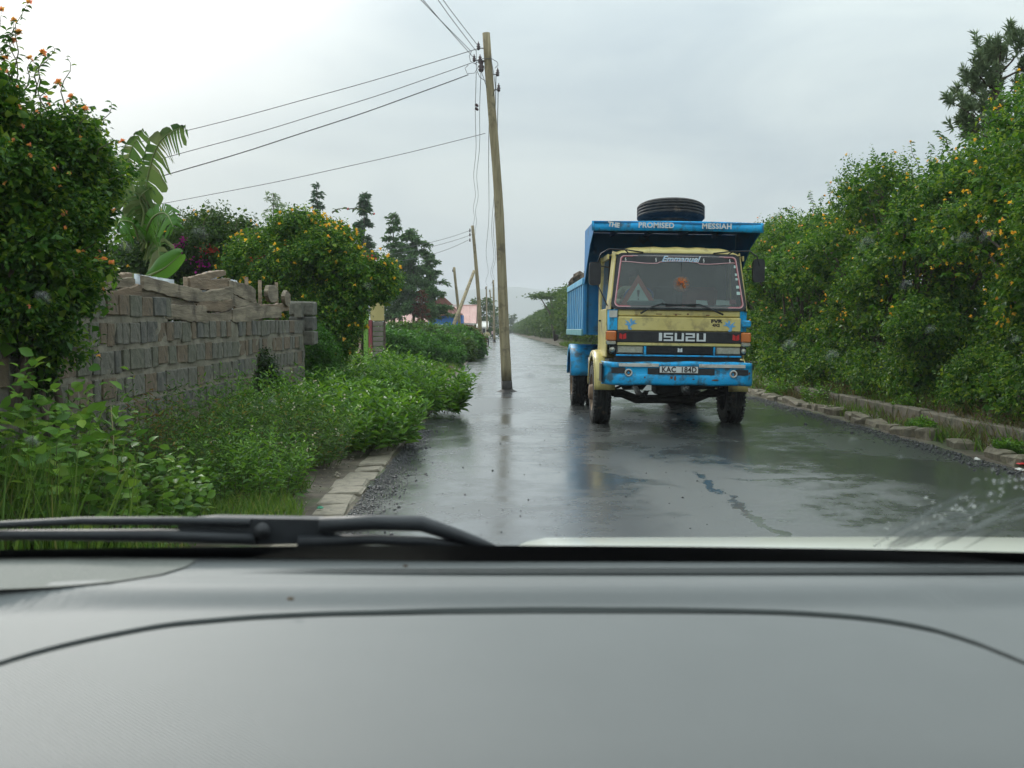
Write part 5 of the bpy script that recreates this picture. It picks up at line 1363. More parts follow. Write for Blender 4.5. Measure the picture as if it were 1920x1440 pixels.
# --- banana plant behind the wall
M_BAN = leaf_mat('banana_leaf', [(.06, .17, .02), (.09, .22, .025)], rough=.35, trans=.4)
M_BANT = leaf_mat('banana_torn_leaf', [(.06, .13, .03), (.10, .17, .04), (.15, .17, .07)], rough=.5, trans=.35)
ban = empty('banana_plant', (-5.1, 14, .05)); tag(ban, 'banana plant with wind torn leaves behind the stone wall', 'plant'); bo_ = Vector(ban.location)
mb = MB(); mb.tube([(0, 0, 0), (.05, 0, 1.2), (.1, 0, 2.3)], [.14, .12, .07], 12); mb.build('stem', mat('banana_stem', (.16, .17, .06), (.22, .17, .09), scale=6, rough=.7), ban)
def banana_leaf(pts, w, m, torn, seed, curl=.25):
    rr = random.Random(seed); P = [U(a, b, Y)-bo_ for a, b, Y in pts]; n = 26
    def pos(t):
        k = t*(len(P)-1); i = min(int(k), len(P)-2); f = k-i
        p0, p1, p2, p3 = P[max(i-1, 0)], P[i], P[i+1], P[min(i+2, len(P)-1)]
        return .5*((2*p1)+(-p0+p2)*f+(2*p0-5*p1+4*p2-p3)*f*f+(-p0+3*p1-3*p2+p3)*f**3)
    mb = MB(); mb.tube([pos(k/12) for k in range(13)], [.022-.0016*k for k in range(13)], 6, mi=1)
    view = Vector((0, -1, .15))
    strips = 1 if not torn else 0
    for side in (-1, 1):
        prev = None; k = 0
        while k < n:
            seg = n if not torn else rr.choice([1, 1, 2, 3])
            k1 = min(n, k+seg); vs = []; fs = []
            hang = rr.uniform(.2, .9) if torn else 0
            for j in range(k, k1+1):
                t = .1+.9*j/n; p = pos(t); tan = (pos(min(1, t+.02))-pos(max(0, t-.02))).normalized()
                sd = tan.cross(view).normalized()*side
                ww = w*(math.sin(math.pi*min(1, (t-.05)*1.02))**.55 if t < .98 else .12)
                if torn and j in (k, k1): ww *= rr.uniform(.75, 1.0)
                q1 = p+sd*ww*.5+Vector((0, .03*side, -.06*hang)); q2 = p+sd*ww*(1-.45*hang*.6)+tan*.03+Vector((0, .05, -ww*(curl+.75*hang)))
                if torn and j == k1: tshift = tan*-.02; q1 += tshift; q2 += tshift*1.5
                vs += [p, q1, q2]
            for j in range(k1-k):
                a = j*3; fs += [(a, a+3, a+4, a+1), (a+1, a+4, a+5, a+2)]
            mb.add(vs, fs, 0, True); k = k1
    o = mb.build('leaf', [m, mat('banana_rib_%d' % seed, (.20, .25, .09))], ban); return o
banana_leaf([(262, 430, 14), (255, 370, 14), (240, 300, 14), (268, 240, 13.9)], 0.270, M_BANT, True, 1)
banana_leaf([(265, 430, 14), (275, 340, 13.8), (300, 265, 13.6), (348, 234, 13.4)], 0.297, M_BANT, True, 2)
banana_leaf([(255, 440, 14), (230, 360, 14.2), (200, 300, 14.3), (165, 215, 14.3)], 0.22, M_BANT, True, 3)
banana_leaf([(260, 450, 14), (250, 420, 13.6), (225, 415, 13.3), (208, 440, 13.1)], 0.24, M_BAN, True, 4)
banana_leaf([(265, 460, 14), (285, 410, 13.6), (310, 400, 13.3), (325, 425, 13.1)], 0.297, M_BAN, True, 5)
banana_leaf([(270, 520, 13.2), (290, 512, 13.0), (312, 500, 12.9), (340, 476, 12.8)], 0.15, M_BAN, False, 6, curl=-.2)
banana_leaf([(265, 470, 14), (280, 440, 13.9), (295, 455, 13.8), (300, 500, 13.7)], 0.270, M_BANT, True, 7)
banana_leaf([(262, 440, 14), (270, 400, 13.9), (262, 370, 13.8), (285, 350, 13.7)], 0.270, M_BANT, True, 8)
# ------------------------------------------------------------------ power poles and wires
M_POLE = mat('weathered_pole', (0.23, 0.185, 0.105), (0.39, 0.32, 0.195), scale=5, rough=0.85, bump=0.5, bscale=14, stretch=(3, 3, .25), dirt=(0.11, 0.085, 0.055), dirt_amt=0.35, dscale=2.2)
M_POLEB = mat('tarred_pole_foot', (0.012, 0.010, 0.009), (0.03, 0.024, 0.02), scale=9, rough=0.7)
M_WIRE = mat('grey_wire', (0.10, 0.105, 0.11), rough=0.5)
M_INS = mat('brown_insulator', (0.035, 0.018, 0.02), (0.06, 0.03, 0.03), scale=9, rough=0.3)
M_STEEL = mat('bracket_steel', (0.09, 0.085, 0.085), rough=0.6, metal=0.6)
def pole(base, top, r0, r1, label, group='wooden power poles', bend=.0, foot=True, seed=1):
    rr = random.Random(seed); base, top = Vector(base), Vector(top); root = empty('power_pole', base); tag(root, label, 'pole', group)
    n = 14; pts = []; rad = []
    for k in range(n+1):
        t = k/n; p = (top-base)*t; p.x += bend*math.sin(t*math.pi)+.012*math.sin(t*9+seed); p.y += .01*math.sin(t*7)
        pts.append(p); rad.append((r0*(1-t)+r1*t)*(1+rr.uniform(-.03, .03)))
    k0 = 1 if foot else 0
    if foot:
        fz = .28/max(.1, (top-base).z); f = (top-base)*fz
        mb = MB(); mb.tube([(0, 0, -.3), (0, 0, .0), f], [r0*1.06, r0*1.06, r0*1.03], 16); mb.build('tarred_foot', M_POLEB, root)
        mb = MB(); mb.lathe([(.0, r0*2.0), (.025, r0*1.5), (.06, r0*1.05)], (0, 0, .0), 'z', 14); mb.build('asphalt_collar', M_POLEB, root)
        pts[0] = f
    mb = MB(); mb.tube(pts, rad, 18); mb.build('post', M_POLE, root)
    return root
def insulator(root, p, sc=1.0):
    mb = MB(); o = Vector(p)-Vector(root.location)
    mb.lathe([(-.09*sc, .012), (-.09*sc, .028*sc), (-.05*sc, .05*sc), (-.04*sc, .03*sc), (0, .055*sc), (.015*sc, .03*sc), (.06*sc, .04*sc), (.08*sc, .015*sc), (.12*sc, .012), (.12*sc, .001)], o, 'z', 10)
    return mb.build('insulator', M_INS, root)
P1b, P1t = G(951, 734), U(912, 62, 26.0)
p1 = pole(P1b, P1t, .135, .095, 'nearest wooden power pole standing in the left lane of the road', bend=.05, seed=3)
for (px_, py_, c) in ((897, 87, 1.0), (889, 110, .9), (900, 112, 1.1), (902, 124, 1.6), (933, 136, 1.0), (935, 165, 1.0)):
    Y = 26.0; insulator(p1, U(px_, py_, Y), c)
    q = U(920 if px_ > 915 else 911, py_+4, Y); mb = MB(); mb.tube([U(px_, py_+3, Y)-P1b, q-P1b], .013, 5); mb.build('bracket', M_STEEL, p1)
def jumper(pts, Y=25.9):
    mb = MB(); mb.tube([U(a, b, Y)-P1b for a, b in pts], .008, 5); mb.build('jumper_cable', M_WIRE, p1)
jumper([(878, 122), (872, 128), (876, 138), (890, 137), (897, 125)]); jumper([(890, 120), (905, 110), (922, 110), (932, 116), (934, 122), (928, 128)]); jumper([(884, 96), (880, 105), (882, 115), (895, 122)]); jumper([(893, 92), (893, 130), (900, 145), (912, 153)]); jumper([(902, 132), (908, 150), (913, 165)])
jumper([(920, 104), (926, 140), (929, 165), (924, 180)])
P2b, P2t = G(900.5, 662), U(885.5, 423, 68.7)
p2 = pole(P2b, P2t, .15, .10, 'second power pole at the road edge propped by a slanting brace', bend=.12, seed=5)
br0, br1 = U(889, 508, 68.5), U(852, 606, 66); br1.z = max(br1.z, .3); e = br1+(br1-br0)*.35
mb = MB(); mb.tube([br0-P2b, br1-P2b, Vector((br1.x-.5, br1.y, 0.0))-P2b], [.10, .13, .15], 10); mb.build('brace', M_POLE, p2)
for py_ in (432, 440, 450): insulator(p2, U(881, py_, 68.6), 1.2)
for (bx, by, tx, ty, Y, lab, r) in ((866, 620, 851.5, 501, 92, 'short leaning pole left of the brace', .15), (927, 641, 925, 525, 131, 'third pole standing on the road edge behind the walkers', .15), (914, 632, 911.5, 537, 165, 'thin pole just right of the second pole', .14), (924, 628, 918.5, 543, 205, 'faint crooked pole before the third pole', .16)):
    t = U(tx, ty, Y); b_ = U(bx, by, Y); b_.z = 0
    pole(b_, t, r, r*.75, lab, seed=int(tx), foot=(by == 641))
    insulator(bpy.data.objects[[o.name for o in bpy.data.objects if o.name.startswith('power_pole')][-1]], t+Vector((-.12, 0, -.3)), 1.3)
def wire(a, b, sag, label, r=.008, n=24, wob=0.0):
    a, b = Vector(a), Vector(b); mb = MB(); pts = []
    for k in range(n+1):
        t = k/n; p = a.lerp(b, t); p.z -= sag*4*t*(1-t); p.x += wob*math.sin(t*23+a.x*5)*(1-t)*t*4; pts.append(p)
    mb.tube(pts, r, 5); return tag(mb.build('power_line', M_WIRE), label, 'wire', 'overhead power lines')
def ext(p, q, k): return p+(q-p)*k
# lines that run overhead, back past the car
for (a, b, lab) in (((884, 97), (790, 0), 'lowest of the lines running up to the top edge'), ((888, 108), (802, 0), 'second line running up to the top edge'), ((893, 96), (821, 0), 'third line running up to the top edge'), ((895, 84), (823, 0), 'topmost line from the pole head to the top edge')):
    s0 = U(*a, 26.0); s1 = U(*b, 21.3); e = ext(s0, s1, 9.0); e.z = s0.z+.6
    d0 = s1-s0; sagk = .35
    wire(s0, Vector((e.x, e.y, s0.z+(s1.z-s0.z)*9*.3+.5)), .5, lab, wob=.05)
# lines to the left
for (a, b, Y0, Y1, lab, r) in (((893, 92), (215, 265), 26, 24, 'upper service wire running to the left', .009), ((884, 118), (330, 277), 26, 23, 'middle service wire running to the left', .009), ((878, 140), (285, 322), 26, 22, 'lower thicker service wire running to the left', .013), ((910, 250), (290, 372), 26.3, 25, 'lone stay wire sloping low to the left', .008)):
    s0, s1 = U(*a, Y0), U(*b, Y1); wire(s0, ext(s0, s1, 1.45), .18, lab, r=r, wob=.02)
# lines onward to the next poles
for (a, b, lab, Yb) in (((893, 135), (888, 428), 'left line dropping to the second pole', 68.6), ((902, 135), (891, 440), 'inner line dropping to the second pole', 68.6)):
    wire(U(*a, 26), U(*b, Yb), .55, lab, wob=.05)
for (a, b, lab, Yb) in (((934, 172), (924, 530), 'right line running on to the third pole', 131), ((930, 142), (921, 535), 'outer right line running on to the third pole', 131), ((918, 180), (912, 540), 'faint line running on to the thin far pole', 165)):
    wire(U(*a, 26), U(*b, Yb), 1.6, lab, r=.010, n=30, wob=.1)
for (a, b, Yb, lab) in (((884, 431), (700, 470), 62, 'upper thin wire from the second pole to the left'), ((884, 440), (690, 480), 62, 'lower thin wire from the second pole to the left'), ((878, 450), (740, 490), 62, 'lowest thin wire from the second pole to the left')):
    wire(U(*a, 68.6), U(*b, Yb), .25, lab, r=.014)
for i, py_ in enumerate((197, 204)):
    c = U(893.5, py_, 29.5); mb = MB(); mb.lathe([(-.05, .012), (-.04, .035), (.0, .045), (.05, .03), (.07, .012)], (0, 0, 0), 'x', 8); o = mb.build('wire_clamp', M_INS); o.location = c; o.rotation_euler = (0, .7, 0)
    tag(o, ['upper dark clamp on the lines left of the pole', 'lower dark clamp on the lines left of the pole'][i], 'clamp')

# ------------------------------------------------------------------ gate pillars and panels past the wall
M_PINKP = mat('pink_post', (.42, .26, .21), (.52, .36, .30), scale=4, rough=.8, dirt=(.3, .22, .17), dirt_amt=.2); M_GREENP = mat('lime_post', (.16, .34, .05), (.22, .42, .07), scale=4, rough=.7); M_REDP = mat('maroon_post', (.24, .05, .06), (.30, .07, .08), scale=4, rough=.7)
M_YEL = mat('yellow_panel', (.48, .40, .16), (.56, .47, .20), scale=2, rough=.7); M_CONC = mat('grey_block', (.17, .15, .125), (.26, .23, .195), scale=3, rough=.9, bump=.5, bscale=12)
GY = 36
gt = empty('gate', (U(695, 640, GY).x, GY, 0)); tag(gt, 'painted gate posts with a yellow panel over grey blocks past the lantana', 'gate'); go = Vector(gt.location)
def gbox(name, x0, x1, y0, y1, dep, m, yoff=0, z0=None, par=gt):
    a, b = U(x0, y1, GY), U(x1, y0, GY); mb = MB(); mb.box((a.x-go.x, yoff, a.z if z0 is None else z0), (b.x-go.x, yoff+dep, b.z), .015); return mb.build(name, m, par)
gbox('post', 669, 676, 596, 680, .25, M_PINKP, 0, 0.1); gbox('post', 682, 690.5, 585, 680, .25, M_GREENP, 0, 0.1); gbox('post', 691.5, 697.5, 600, 680, .28, M_REDP, -.05, 0.1)
yp = gbox('upper_panel', 694, 719, 563, 601.5, .18, M_YEL, .05)
for k in range(7): gbox('block', 698, 718.5, 603+9.5*k, 611.5+9.5*k, .2, M_CONC, .04)
gbox('post', 719.5, 722.5, 600, 680, .12, M_BARK, 0, .1); gbox('wall_panel', 630, 668, 604, 690, .15, M_CONC, .3, 0.1)
gbox('wall_panel', 676.5, 681.5, 598, 690, .1, M_BARK, .2, 0.1)

# ------------------------------------------------------------------ houses
M_PROOF = mat('pink_roof_sheet', (.60, .34, .30), (.70, .44, .39), scale=.6, rough=.6, dirt=(.55, .35, .3), dirt_amt=.2); M_CREAMW = mat('cream_wall', (.55, .50, .40), rough=.8); M_BROOF = mat('brown_roof_tile', (.15, .055, .04), (.22, .085, .06), scale=1.5, rough=.7)
M_BLUEW = mat('blue_wall', (.03, .17, .55), (.04, .21, .62), scale=1, rough=.6); M_DKWIN = mat('dark_window', (.02, .025, .03), rough=.15); M_FASC = mat('white_fascia', (.65, .63, .58), rough=.6)
def gable_house(name, label, x0, x1, y0, dep, zw, zr, m_roof, m_wall, over=.5, nwin=4, sheet=.9):
    root = empty(name, ((x0+x1)/2, y0, 0)); tag(root, label, 'house'); cx_ = (x0+x1)/2; w = (x1-x0)
    mb = MB(); mb.box((-w/2+over, over, 0), (w/2-over, dep-over, zw)); 
    for s in (-1, 1): mb.prism([(s*(w/2-over), over, zw+.001), (s*(w/2-over), dep-over, zw+.001), (s*(w/2-over), dep/2, zr-.15)], (-s*.1, 0, 0))
    mb.build('wall', m_wall, root)
    n = max(2, int(w/sheet)); ro = None
    for side in (0, 1):
        for k in range(n):
            xa, xb = -w/2+w*k/n, -w/2+w*(k+1)/n-.012; mb = MB()
            ya, yb = (0, dep/2) if side == 0 else (dep, dep/2)
            lift = .02*(k % 2)
            def fn(u, v): return (xa+(xb-xa)*u, ya+(yb-ya)*v, zw-.15+(zr-zw+.15)*v+.022*math.cos(u*math.pi*2*4)+lift)
            mb.grid(fn, 16, 1, smooth=False); o = mb.build('roof_sheet', m_roof, root)
    mb = MB(); mb.tube([(-w/2, dep/2, zr+.04), (w/2, dep/2, zr+.04)], .09, 8); mb.build('ridge_cap', m_roof, root)
    mb = MB(); mb.box((-w/2, -.03, zw-.32), (w/2, .0, zw-.18)); mb.build('fascia', M_FASC, root)
    for k in range(nwin):
        xc = -w/2+over+(w-2*over)*(k+.5)/nwin; mb = MB(); mb.box((xc-.55, over-.05, 1.0), (xc+.55, over-.002, 2.1), .02); wn_ = mb.build('window', M_FASC, root)
        mb = MB(); mb.box((xc-.48, over-.056, 1.07), (xc-.03, over-.051, 2.03)); mb.build('pane', M_DKWIN, wn_); mb = MB(); mb.box((xc+.03, over-.056, 1.07), (xc+.48, over-.051, 2.03)); mb.build('pane', M_DKWIN, wn_)
    return root
a, b = U(722, 607, 136), U(893, 607, 136)
gable_house('house', 'long house with a pale pink corrugated roof behind the cypresses', a.x, b.x, 136, 8, U(800, 604, 136).z, U(800, 573, 140).z, M_PROOF, M_CREAMW, nwin=6)
# brown roofed house with blue wall
bh = empty('house', (U(835, 600, 112).x, 112, 0)); tag(bh, 'house with brown hipped roof and bright blue wall left of the poles', 'house'); ho = Vector(bh.location)
def hp(px_, py_, Y): return U(px_, py_, Y)-ho
mb = MB(); a, b = hp(803, 606, 112), hp(866, 606, 112); mb.box((a.x, 0, .0), (b.x, 6, hp(830, 590, 112).z-.02)); mb.build('wall', M_BLUEW, bh)
e0, e1, e2, e3 = hp(797, 593, 111.4), hp(868, 589, 111.4), hp(868, 589, 118.5), hp(797, 593, 118.5); r0, r1 = hp(815, 573, 115), hp(850, 574, 115)
for nm, q in (('roof_slope', [e0, e1, r1, r0]), ('roof_slope', [e1, e2, r1]), ('roof_slope', [e3, e0, r0]), ('roof_slope', [e2, e3, r0, r1])):
    mb = MB(); mb.add(q, [tuple(range(len(q)))]); o = mb.build(nm, M_BROOF, bh); o.modifiers.new('t', 'SOLIDIFY').thickness = .06
for k in range(9):
    t0 = k/9; p0 = e0.lerp(e1, t0+.05); p1_ = r0.lerp(r1, t0+.05); mb = MB(); mb.tube([p0+Vector((0, -.02, .03)), p1_+Vector((0, -.02, .03))], .035, 5); mb.build('roof_batten', M_BROOF, bh)
mb = MB(); g0, g1, gp = hp(806, 574, 114), hp(852, 574, 114), hp(828, 553, 114); mb.prism([g0, g1, gp], (0, 2.5, 0)); mb.build('upper_gable', M_BROOF, bh)
mb = MB(); mb.box((g0.x-.3, g0.y-.1, g0.z-.06), (g1.x+.6, g0.y-.02, g0.z+.09)); mb.build('fascia', M_FASC, bh)
a = hp(835, 596, 112); mb = MB(); mb.box((a.x-.4, -.06, .9), (a.x+.4, -.002, 1.9), .02); wn_ = mb.build('window', M_FASC, bh); mb = MB(); mb.box((a.x-.33, -.07, .97), (a.x+.33, -.061, 1.83)); mb.build('pane', M_DKWIN, wn_)
a, b = U(893, 608, 170), U(916, 608, 170)
gable_house('shed', 'small white roofed shed far down the left side of the road', a.x, b.x, 170, 5, 2.1, 2.9, M_FASC, M_CREAMW, over=.2, nwin=1)

# ------------------------------------------------------------------ people
M_SKIN = mat('dark_skin', (.10, .05, .03), (.13, .065, .04), scale=8, rough=.5); M_HAIR = mat('black_hair', (.01, .009, .008), rough=.8)
def figure(name, loc, rz, label, joints, edges, rad, zones, mats, hair_at, group=None, sub=2, extra=None):
    """one continuous skinned body; zones(v)->material slot for a face centre"""
    root = empty(name, loc, rz); tag(root, label, 'person', group)
    me = bpy.data.meshes.new('body'); keys = list(joints); me.from_pydata([joints[k] for k in keys], [(keys.index(a), keys.index(b)) for a, b in edges], [])
    o = bpy.data.objects.new('body', me); COL.objects.link(o)
    sk = o.modifiers.new('s', 'SKIN'); sk.use_smooth_shade = True
    for i, k in enumerate(keys):
        r = rad[k]; d = me.skin_vertices[0].data[i]; d.radius = (r, r) if not isinstance(r, tuple) else r; d.use_root = (k == 'pelvis')
    sb = o.modifiers.new('b', 'SUBSURF'); sb.levels = sb.render_levels = sub
    bpy.context.view_layer.update()
    m2 = bpy.data.meshes.new_from_object(o.evaluated_get(bpy.context.evaluated_depsgraph_get())); bpy.data.objects.remove(o)
    m2.materials.clear()
    for m in mats: m2.materials.append(m)
    for p in m2.polygons: p.material_index = zones(p.center); p.use_smooth = True
    b = bpy.data.objects.new('body', m2); COL.objects.link(b); b.parent = root
    h = Vector(hair_at[0]); R = hair_at[1]; mb = MB()
    mb.lathe([(-R*.15, R*1.03), (R*.25, R*1.08), (R*.7, R*.9), (R*1.0, R*.55), (R*1.13, .001)], h, 'z', 12); mb.build('hair', M_HAIR, root)
    if extra: extra(root)
    return root
def walker(loc, rz, H, label, c_top, c_bot, stride, arm_l, arm_r, group=None, bag=None):
    s = H/1.7
    J = {'pelvis': (0, 0, .93), 'belly': (0, 0, 1.08), 'chest': (0, .01, 1.30), 'neck': (0, 0, 1.45), 'jaw': (0, -.02, 1.53), 'head': (0, -.01, 1.62),
         'shl': (-.17, 0, 1.40), 'ell': (-.17+arm_l[0][0], arm_l[0][1], 1.40+arm_l[0][2]), 'hal': (-.17+arm_l[1][0], arm_l[1][1], 1.40+arm_l[1][2]),
         'shr': (.17, 0, 1.40), 'elr': (.17+arm_r[0][0], arm_r[0][1], 1.40+arm_r[0][2]), 'har': (.17+arm_r[1][0], arm_r[1][1], 1.40+arm_r[1][2]),
         'hil': (-.09, 0, .88), 'knl': (-.10, -stride*.5-.03, .48), 'anl': (-.10, -stride*.7, .08), 'tol': (-.11, -stride*.7-.16, .03),
         'hir': (.09, 0, .88), 'knr': (.10, stride*.3-.03, .48), 'anr': (.10, stride*.9, .09), 'tor': (.11, stride*.9-.16, .03)}
    J = {k: tuple(c*s for c in v) for k, v in J.items()}
    E = [('pelvis', 'belly'), ('belly', 'chest'), ('chest', 'neck'), ('neck', 'jaw'), ('jaw', 'head'), ('chest', 'shl'), ('shl', 'ell'), ('ell', 'hal'), ('chest', 'shr'), ('shr', 'elr'), ('elr', 'har'),
         ('pelvis', 'hil'), ('hil', 'knl'), ('knl', 'anl'), ('anl', 'tol'), ('pelvis', 'hir'), ('hir', 'knr'), ('knr', 'anr'), ('anr', 'tor')]
    Rd = {'pelvis': (.15, .11), 'belly': (.13, .10), 'chest': (.15, .11), 'neck': .055, 'jaw': .075, 'head': .095, 'shl': .06, 'ell': .045, 'hal': .035, 'shr': .06, 'elr': .045, 'har': .035,
          'hil': .095, 'knl': .065, 'anl': .04, 'tol': .035, 'hir': .095, 'knr': .065, 'anr': .04, 'tor': .035}
    Rd = {k: (v*s if not isinstance(v, tuple) else (v[0]*s, v[1]*s)) for k, v in Rd.items()}
    def zones(c):
        x, y, z = c.x/s, c.y/s, c.z/s
        if z > 1.45: return 0
        if abs(x) > .22 and math.dist((x, y, z), (J['hal'][0]/s, J['hal'][1]/s, J['hal'][2]/s)) < .16 or abs(x) > .22 and math.dist((x, y, z), (J['har'][0]/s, J['har'][1]/s, J['har'][2]/s)) < .16: return 0
        if z < .12: return 3
        return 1 if z > .93 else 2
    def extra(root):
        for side, hk, ek in ((-1, 'hal', 'ell'), (1, 'har', 'elr')):                    # fingers on each hand
            h = Vector(J[hk]); d = (h-Vector(J[ek])).normalized(); mb = MB(); sd = d.cross(Vector((0, 1, 0))).normalized()
            for k in range(4): st_ = h+sd*(.018*(k-1.5)*s)+d*.03*s; mb.tube([st_, st_+d*(.05+.012*(1-abs(k-1.4)))*s, st_+d*.08*s+Vector((0, -.02*s, 0))], [.010*s, .009*s, .006*s], 5)
            mb.tube([h-sd*.03*s, h-sd*.055*s+d*.035*s], [.011*s, .008*s], 5); mb.build('fingers', M_SKIN, root)
        mb = MB(); hd = Vector(J['head'])
        for sx in (-1, 1):
            mb.lathe([(-.006*s, .016*s), (.0, .018*s), (.008*s, .008*s)], hd+Vector((sx*.098*s, .01*s, -.01*s)), 'x', 8)
        mb.prism([hd+Vector((-.012*s, -.092*s, -.02*s)), hd+Vector((.012*s, -.092*s, -.02*s)), hd+Vector((0, -.09*s, .02*s))], (0, -.022*s, -.004*s)); mb.build('face', M_SKIN, root)
    return figure('person', loc, rz, label, J, E, Rd, zones, [M_SKIN, mat('top_'+label[:6], c_top, rough=.8), mat('bottom_'+label[:6], c_bot, rough=.8), M_BLACK], ((J['head'][0], J['head'][1], J['head'][2]), .098*s), group, 2, extra)
f1 = G(913.5, 650); walker(f1, math.radians(170), 1.56, 'walker in a pale yellow shirt and dark trousers carrying a sack', (.62, .52, .30), (.03, .03, .045), .22, ((-.10, .06, -.26), (-.16, .02, -.50)), ((.16, .04, -.24), (.34, -.02, -.44)))
sk = MB(); c = f1+Vector((-.62, .0, 0)); M_SACK = mat('pale_sack', (.34, .36, .25), (.46, .46, .36), scale=7, rough=.85)
sk.lathe([(.10, .001), (.11, .26), (.28, .36), (.52, .33), (.72, .2), (.82, .06), (.90, .09), (.91, .001)], (0, 0, 0), 'z', 14); sk.v = [(x*(1+.08*math.sin(z*19+x*9)), y, z) for x, y, z in sk.v]
o = sk.build('sack', M_SACK); o.location = c; tag(o, 'bulging pale sack held beside the walker in yellow', 'sack')
o.location.z = -.1
f2 = G(924, 637); walker(f2, math.radians(185), 1.58, 'far walker in a pale pink top beside the third pole', (.60, .42, .42), (.04, .04, .06), .18, ((-.06, .04, -.27), (-.08, -.02, -.52)), ((.06, .04, -.27), (.08, -.06, -.52)))
# driver in the cab (the truck is right-hand drive)
M_SHIRT = mat('cream_shirt', (.50, .46, .33), (.58, .54, .40), scale=6, rough=.85)
DJ = {'pelvis': (0, .10, .17), 'belly': (0, .12, .34), 'chest': (0, .10, .56), 'neck': (0, .06, .70), 'jaw': (0, .03, .78), 'head': (0, .04, .87), 'shl': (-.19, .08, .63), 'ell': (-.34, -.10, .44), 'hal': (-.21, -.36, .42), 'shr': (.19, .08, .63), 'elr': (.30, -.14, .42), 'har': (.16, -.37, .40),
      'hil': (-.1, .06, .15), 'knl': (-.14, -.36, .22), 'anl': (-.13, -.42, -.10), 'hir': (.1, .06, .15), 'knr': (.14, -.36, .22), 'anr': (.13, -.42, -.10)}
DE = [('pelvis', 'belly'), ('belly', 'chest'), ('chest', 'neck'), ('neck', 'jaw'), ('jaw', 'head'), ('chest', 'shl'), ('shl', 'ell'), ('ell', 'hal'), ('chest', 'shr'), ('shr', 'elr'), ('elr', 'har'), ('pelvis', 'hil'), ('hil', 'knl'), ('knl', 'anl'), ('pelvis', 'hir'), ('hir', 'knr'), ('knr', 'anr')]
DR = {'pelvis': (.16, .13), 'belly': (.15, .12), 'chest': (.17, .12), 'neck': .055, 'jaw': .075, 'head': .098, 'shl': .065, 'ell': .05, 'hal': .035, 'shr': .065, 'elr': .05, 'har': .035, 'hil': .09, 'knl': .065, 'anl': .045, 'hir': .09, 'knr': .065, 'anr': .045}
def dz(c):
    if c.z > .70: return 0
    if c.y < -.30 and c.z > .32: return 0
    return 1 if c.z > .26 else 2
def dfing(root):
    for hx in (-.21, .16):
        mb = MB()
        for k in range(4): mb.tube([(hx-.03+.02*k, -.38, .42), (hx-.03+.02*k, -.43, .43), (hx-.03+.02*k, -.44, .40)], [.010, .010, .008], 5)
        mb.tube([(hx+.035, -.36, .42), (hx+.05, -.40, .44)], [.011, .009], 5); mb.build('fingers', M_SKIN, root)
figure('person', (TX-.56, TY+1.10, 1.62), 0, 'truck driver in a cream shirt behind the steering wheel', DJ, DE, DR, dz, [M_SKIN, M_SHIRT, M_INT], ((0, .04, .87), .10), None, 2, dfing)

# ------------------------------------------------------------------ litter and small roadside things
M_LIT = mat('white_plastic', (.62, .60, .55), (.72, .70, .66), scale=8, rough=.5)
def crumple(name, label, cat, loc, r, m, seed, flat=.6):
    rr = random.Random(seed); mb = MB(); mb.lathe([(0, .001), (.02*r, r*.8), (r*.4, r), (r*.8, r*.7), (r*1.0, r*.25), (r*1.02, .001)], (0, 0, 0), 'z', 11, smooth=False)
    mb.v = [(x*(1+rr.uniform(-.35, .35)), y*(1+rr.uniform(-.35, .35)), z*flat*(1+rr.uniform(-.3, .3))) for x, y, z in mb.v]
    o = mb.build(name, m); o.location = loc; return tag(o, label, cat)
p = G(789, 700); crumple('plastic_bag', 'crumpled pinkish white plastic bag on the verge grass', 'litter', (p.x, p.y, .25), .22, mat('pinkish_plastic', (.62, .45, .40), (.7, .6, .55), scale=6, rough=.5), 1)
p = G(799, 698); crumple('plastic_bag', 'crumpled white plastic bag beside the pinkish one', 'litter', (p.x, p.y, .25), .20, M_LIT, 2)
p = G(843, 697); crumple('rock', 'dark round rock on the verge grass by the road', 'rock', (p.x, p.y, 0), .2, M_CLOD, 3, 1.0)
p = G(815, 692); crumple('rock', 'smaller brown rock on the grass left of the dark rock', 'rock', (p.x, p.y, 0), .14, M_CLOD, 4, .8)
p = G(1912, 882); crumple('litter_scrap', 'white scrap of litter on the gravel at the right edge', 'litter', (p.x, p.y, .0), .05, M_LIT, 5, .5)
p = G(1915, 874); crumple('litter_scrap', 'red scrap of litter at the right edge', 'litter', (p.x, p.y, .02), .045, M_RED, 6, .4)
p = G(1832, 840, .15); crumple('litter_scrap', 'small white scrap against the low wall', 'litter', (p.x, p.y, .0), .04, M_LIT, 7, .8)
p = G(600, 958); crumple('litter_scrap', 'green bottle scrap on the grass beside the bare soil', 'litter', (p.x, p.y, .02), .03, mat('green_plastic', (.02, .22, .12), rough=.3), 8, .7)
# loose gravel
def gravel(name, label, pts, size, seed, m):
    rng = np.random.default_rng(seed); n = len(pts)
    T = np.array([[1, 0, 0], [-1, 0, 0], [0, 1, 0], [0, -1, 0], [0, 0, .8], [0, 0, -.5]], float); TF = np.array([[0, 2, 4], [2, 1, 4], [1, 3, 4], [3, 0, 4], [2, 0, 5], [1, 2, 5], [3, 1, 5], [0, 3, 5]])
    s = size*rng.lognormal(0, .45, n); a = rng.uniform(0, 6.28, n); c, sn = np.cos(a), np.sin(a)
    V = T[None]*s[:, None, None]*rng.uniform(.6, 1.2, (n, 6, 3)); X = V[..., 0]*c[:, None]-V[..., 1]*sn[:, None]; Yv = V[..., 0]*sn[:, None]+V[..., 1]*c[:, None]
    V = np.stack([X, Yv, V[..., 2]], -1)+pts[:, None, :]; F = TF[None]+(np.arange(n)*6)[:, None, None]
    return tag(link(name, np_mesh(name, V.reshape(-1, 3), F.reshape(-1, 3)), m), label, kind='stuff')
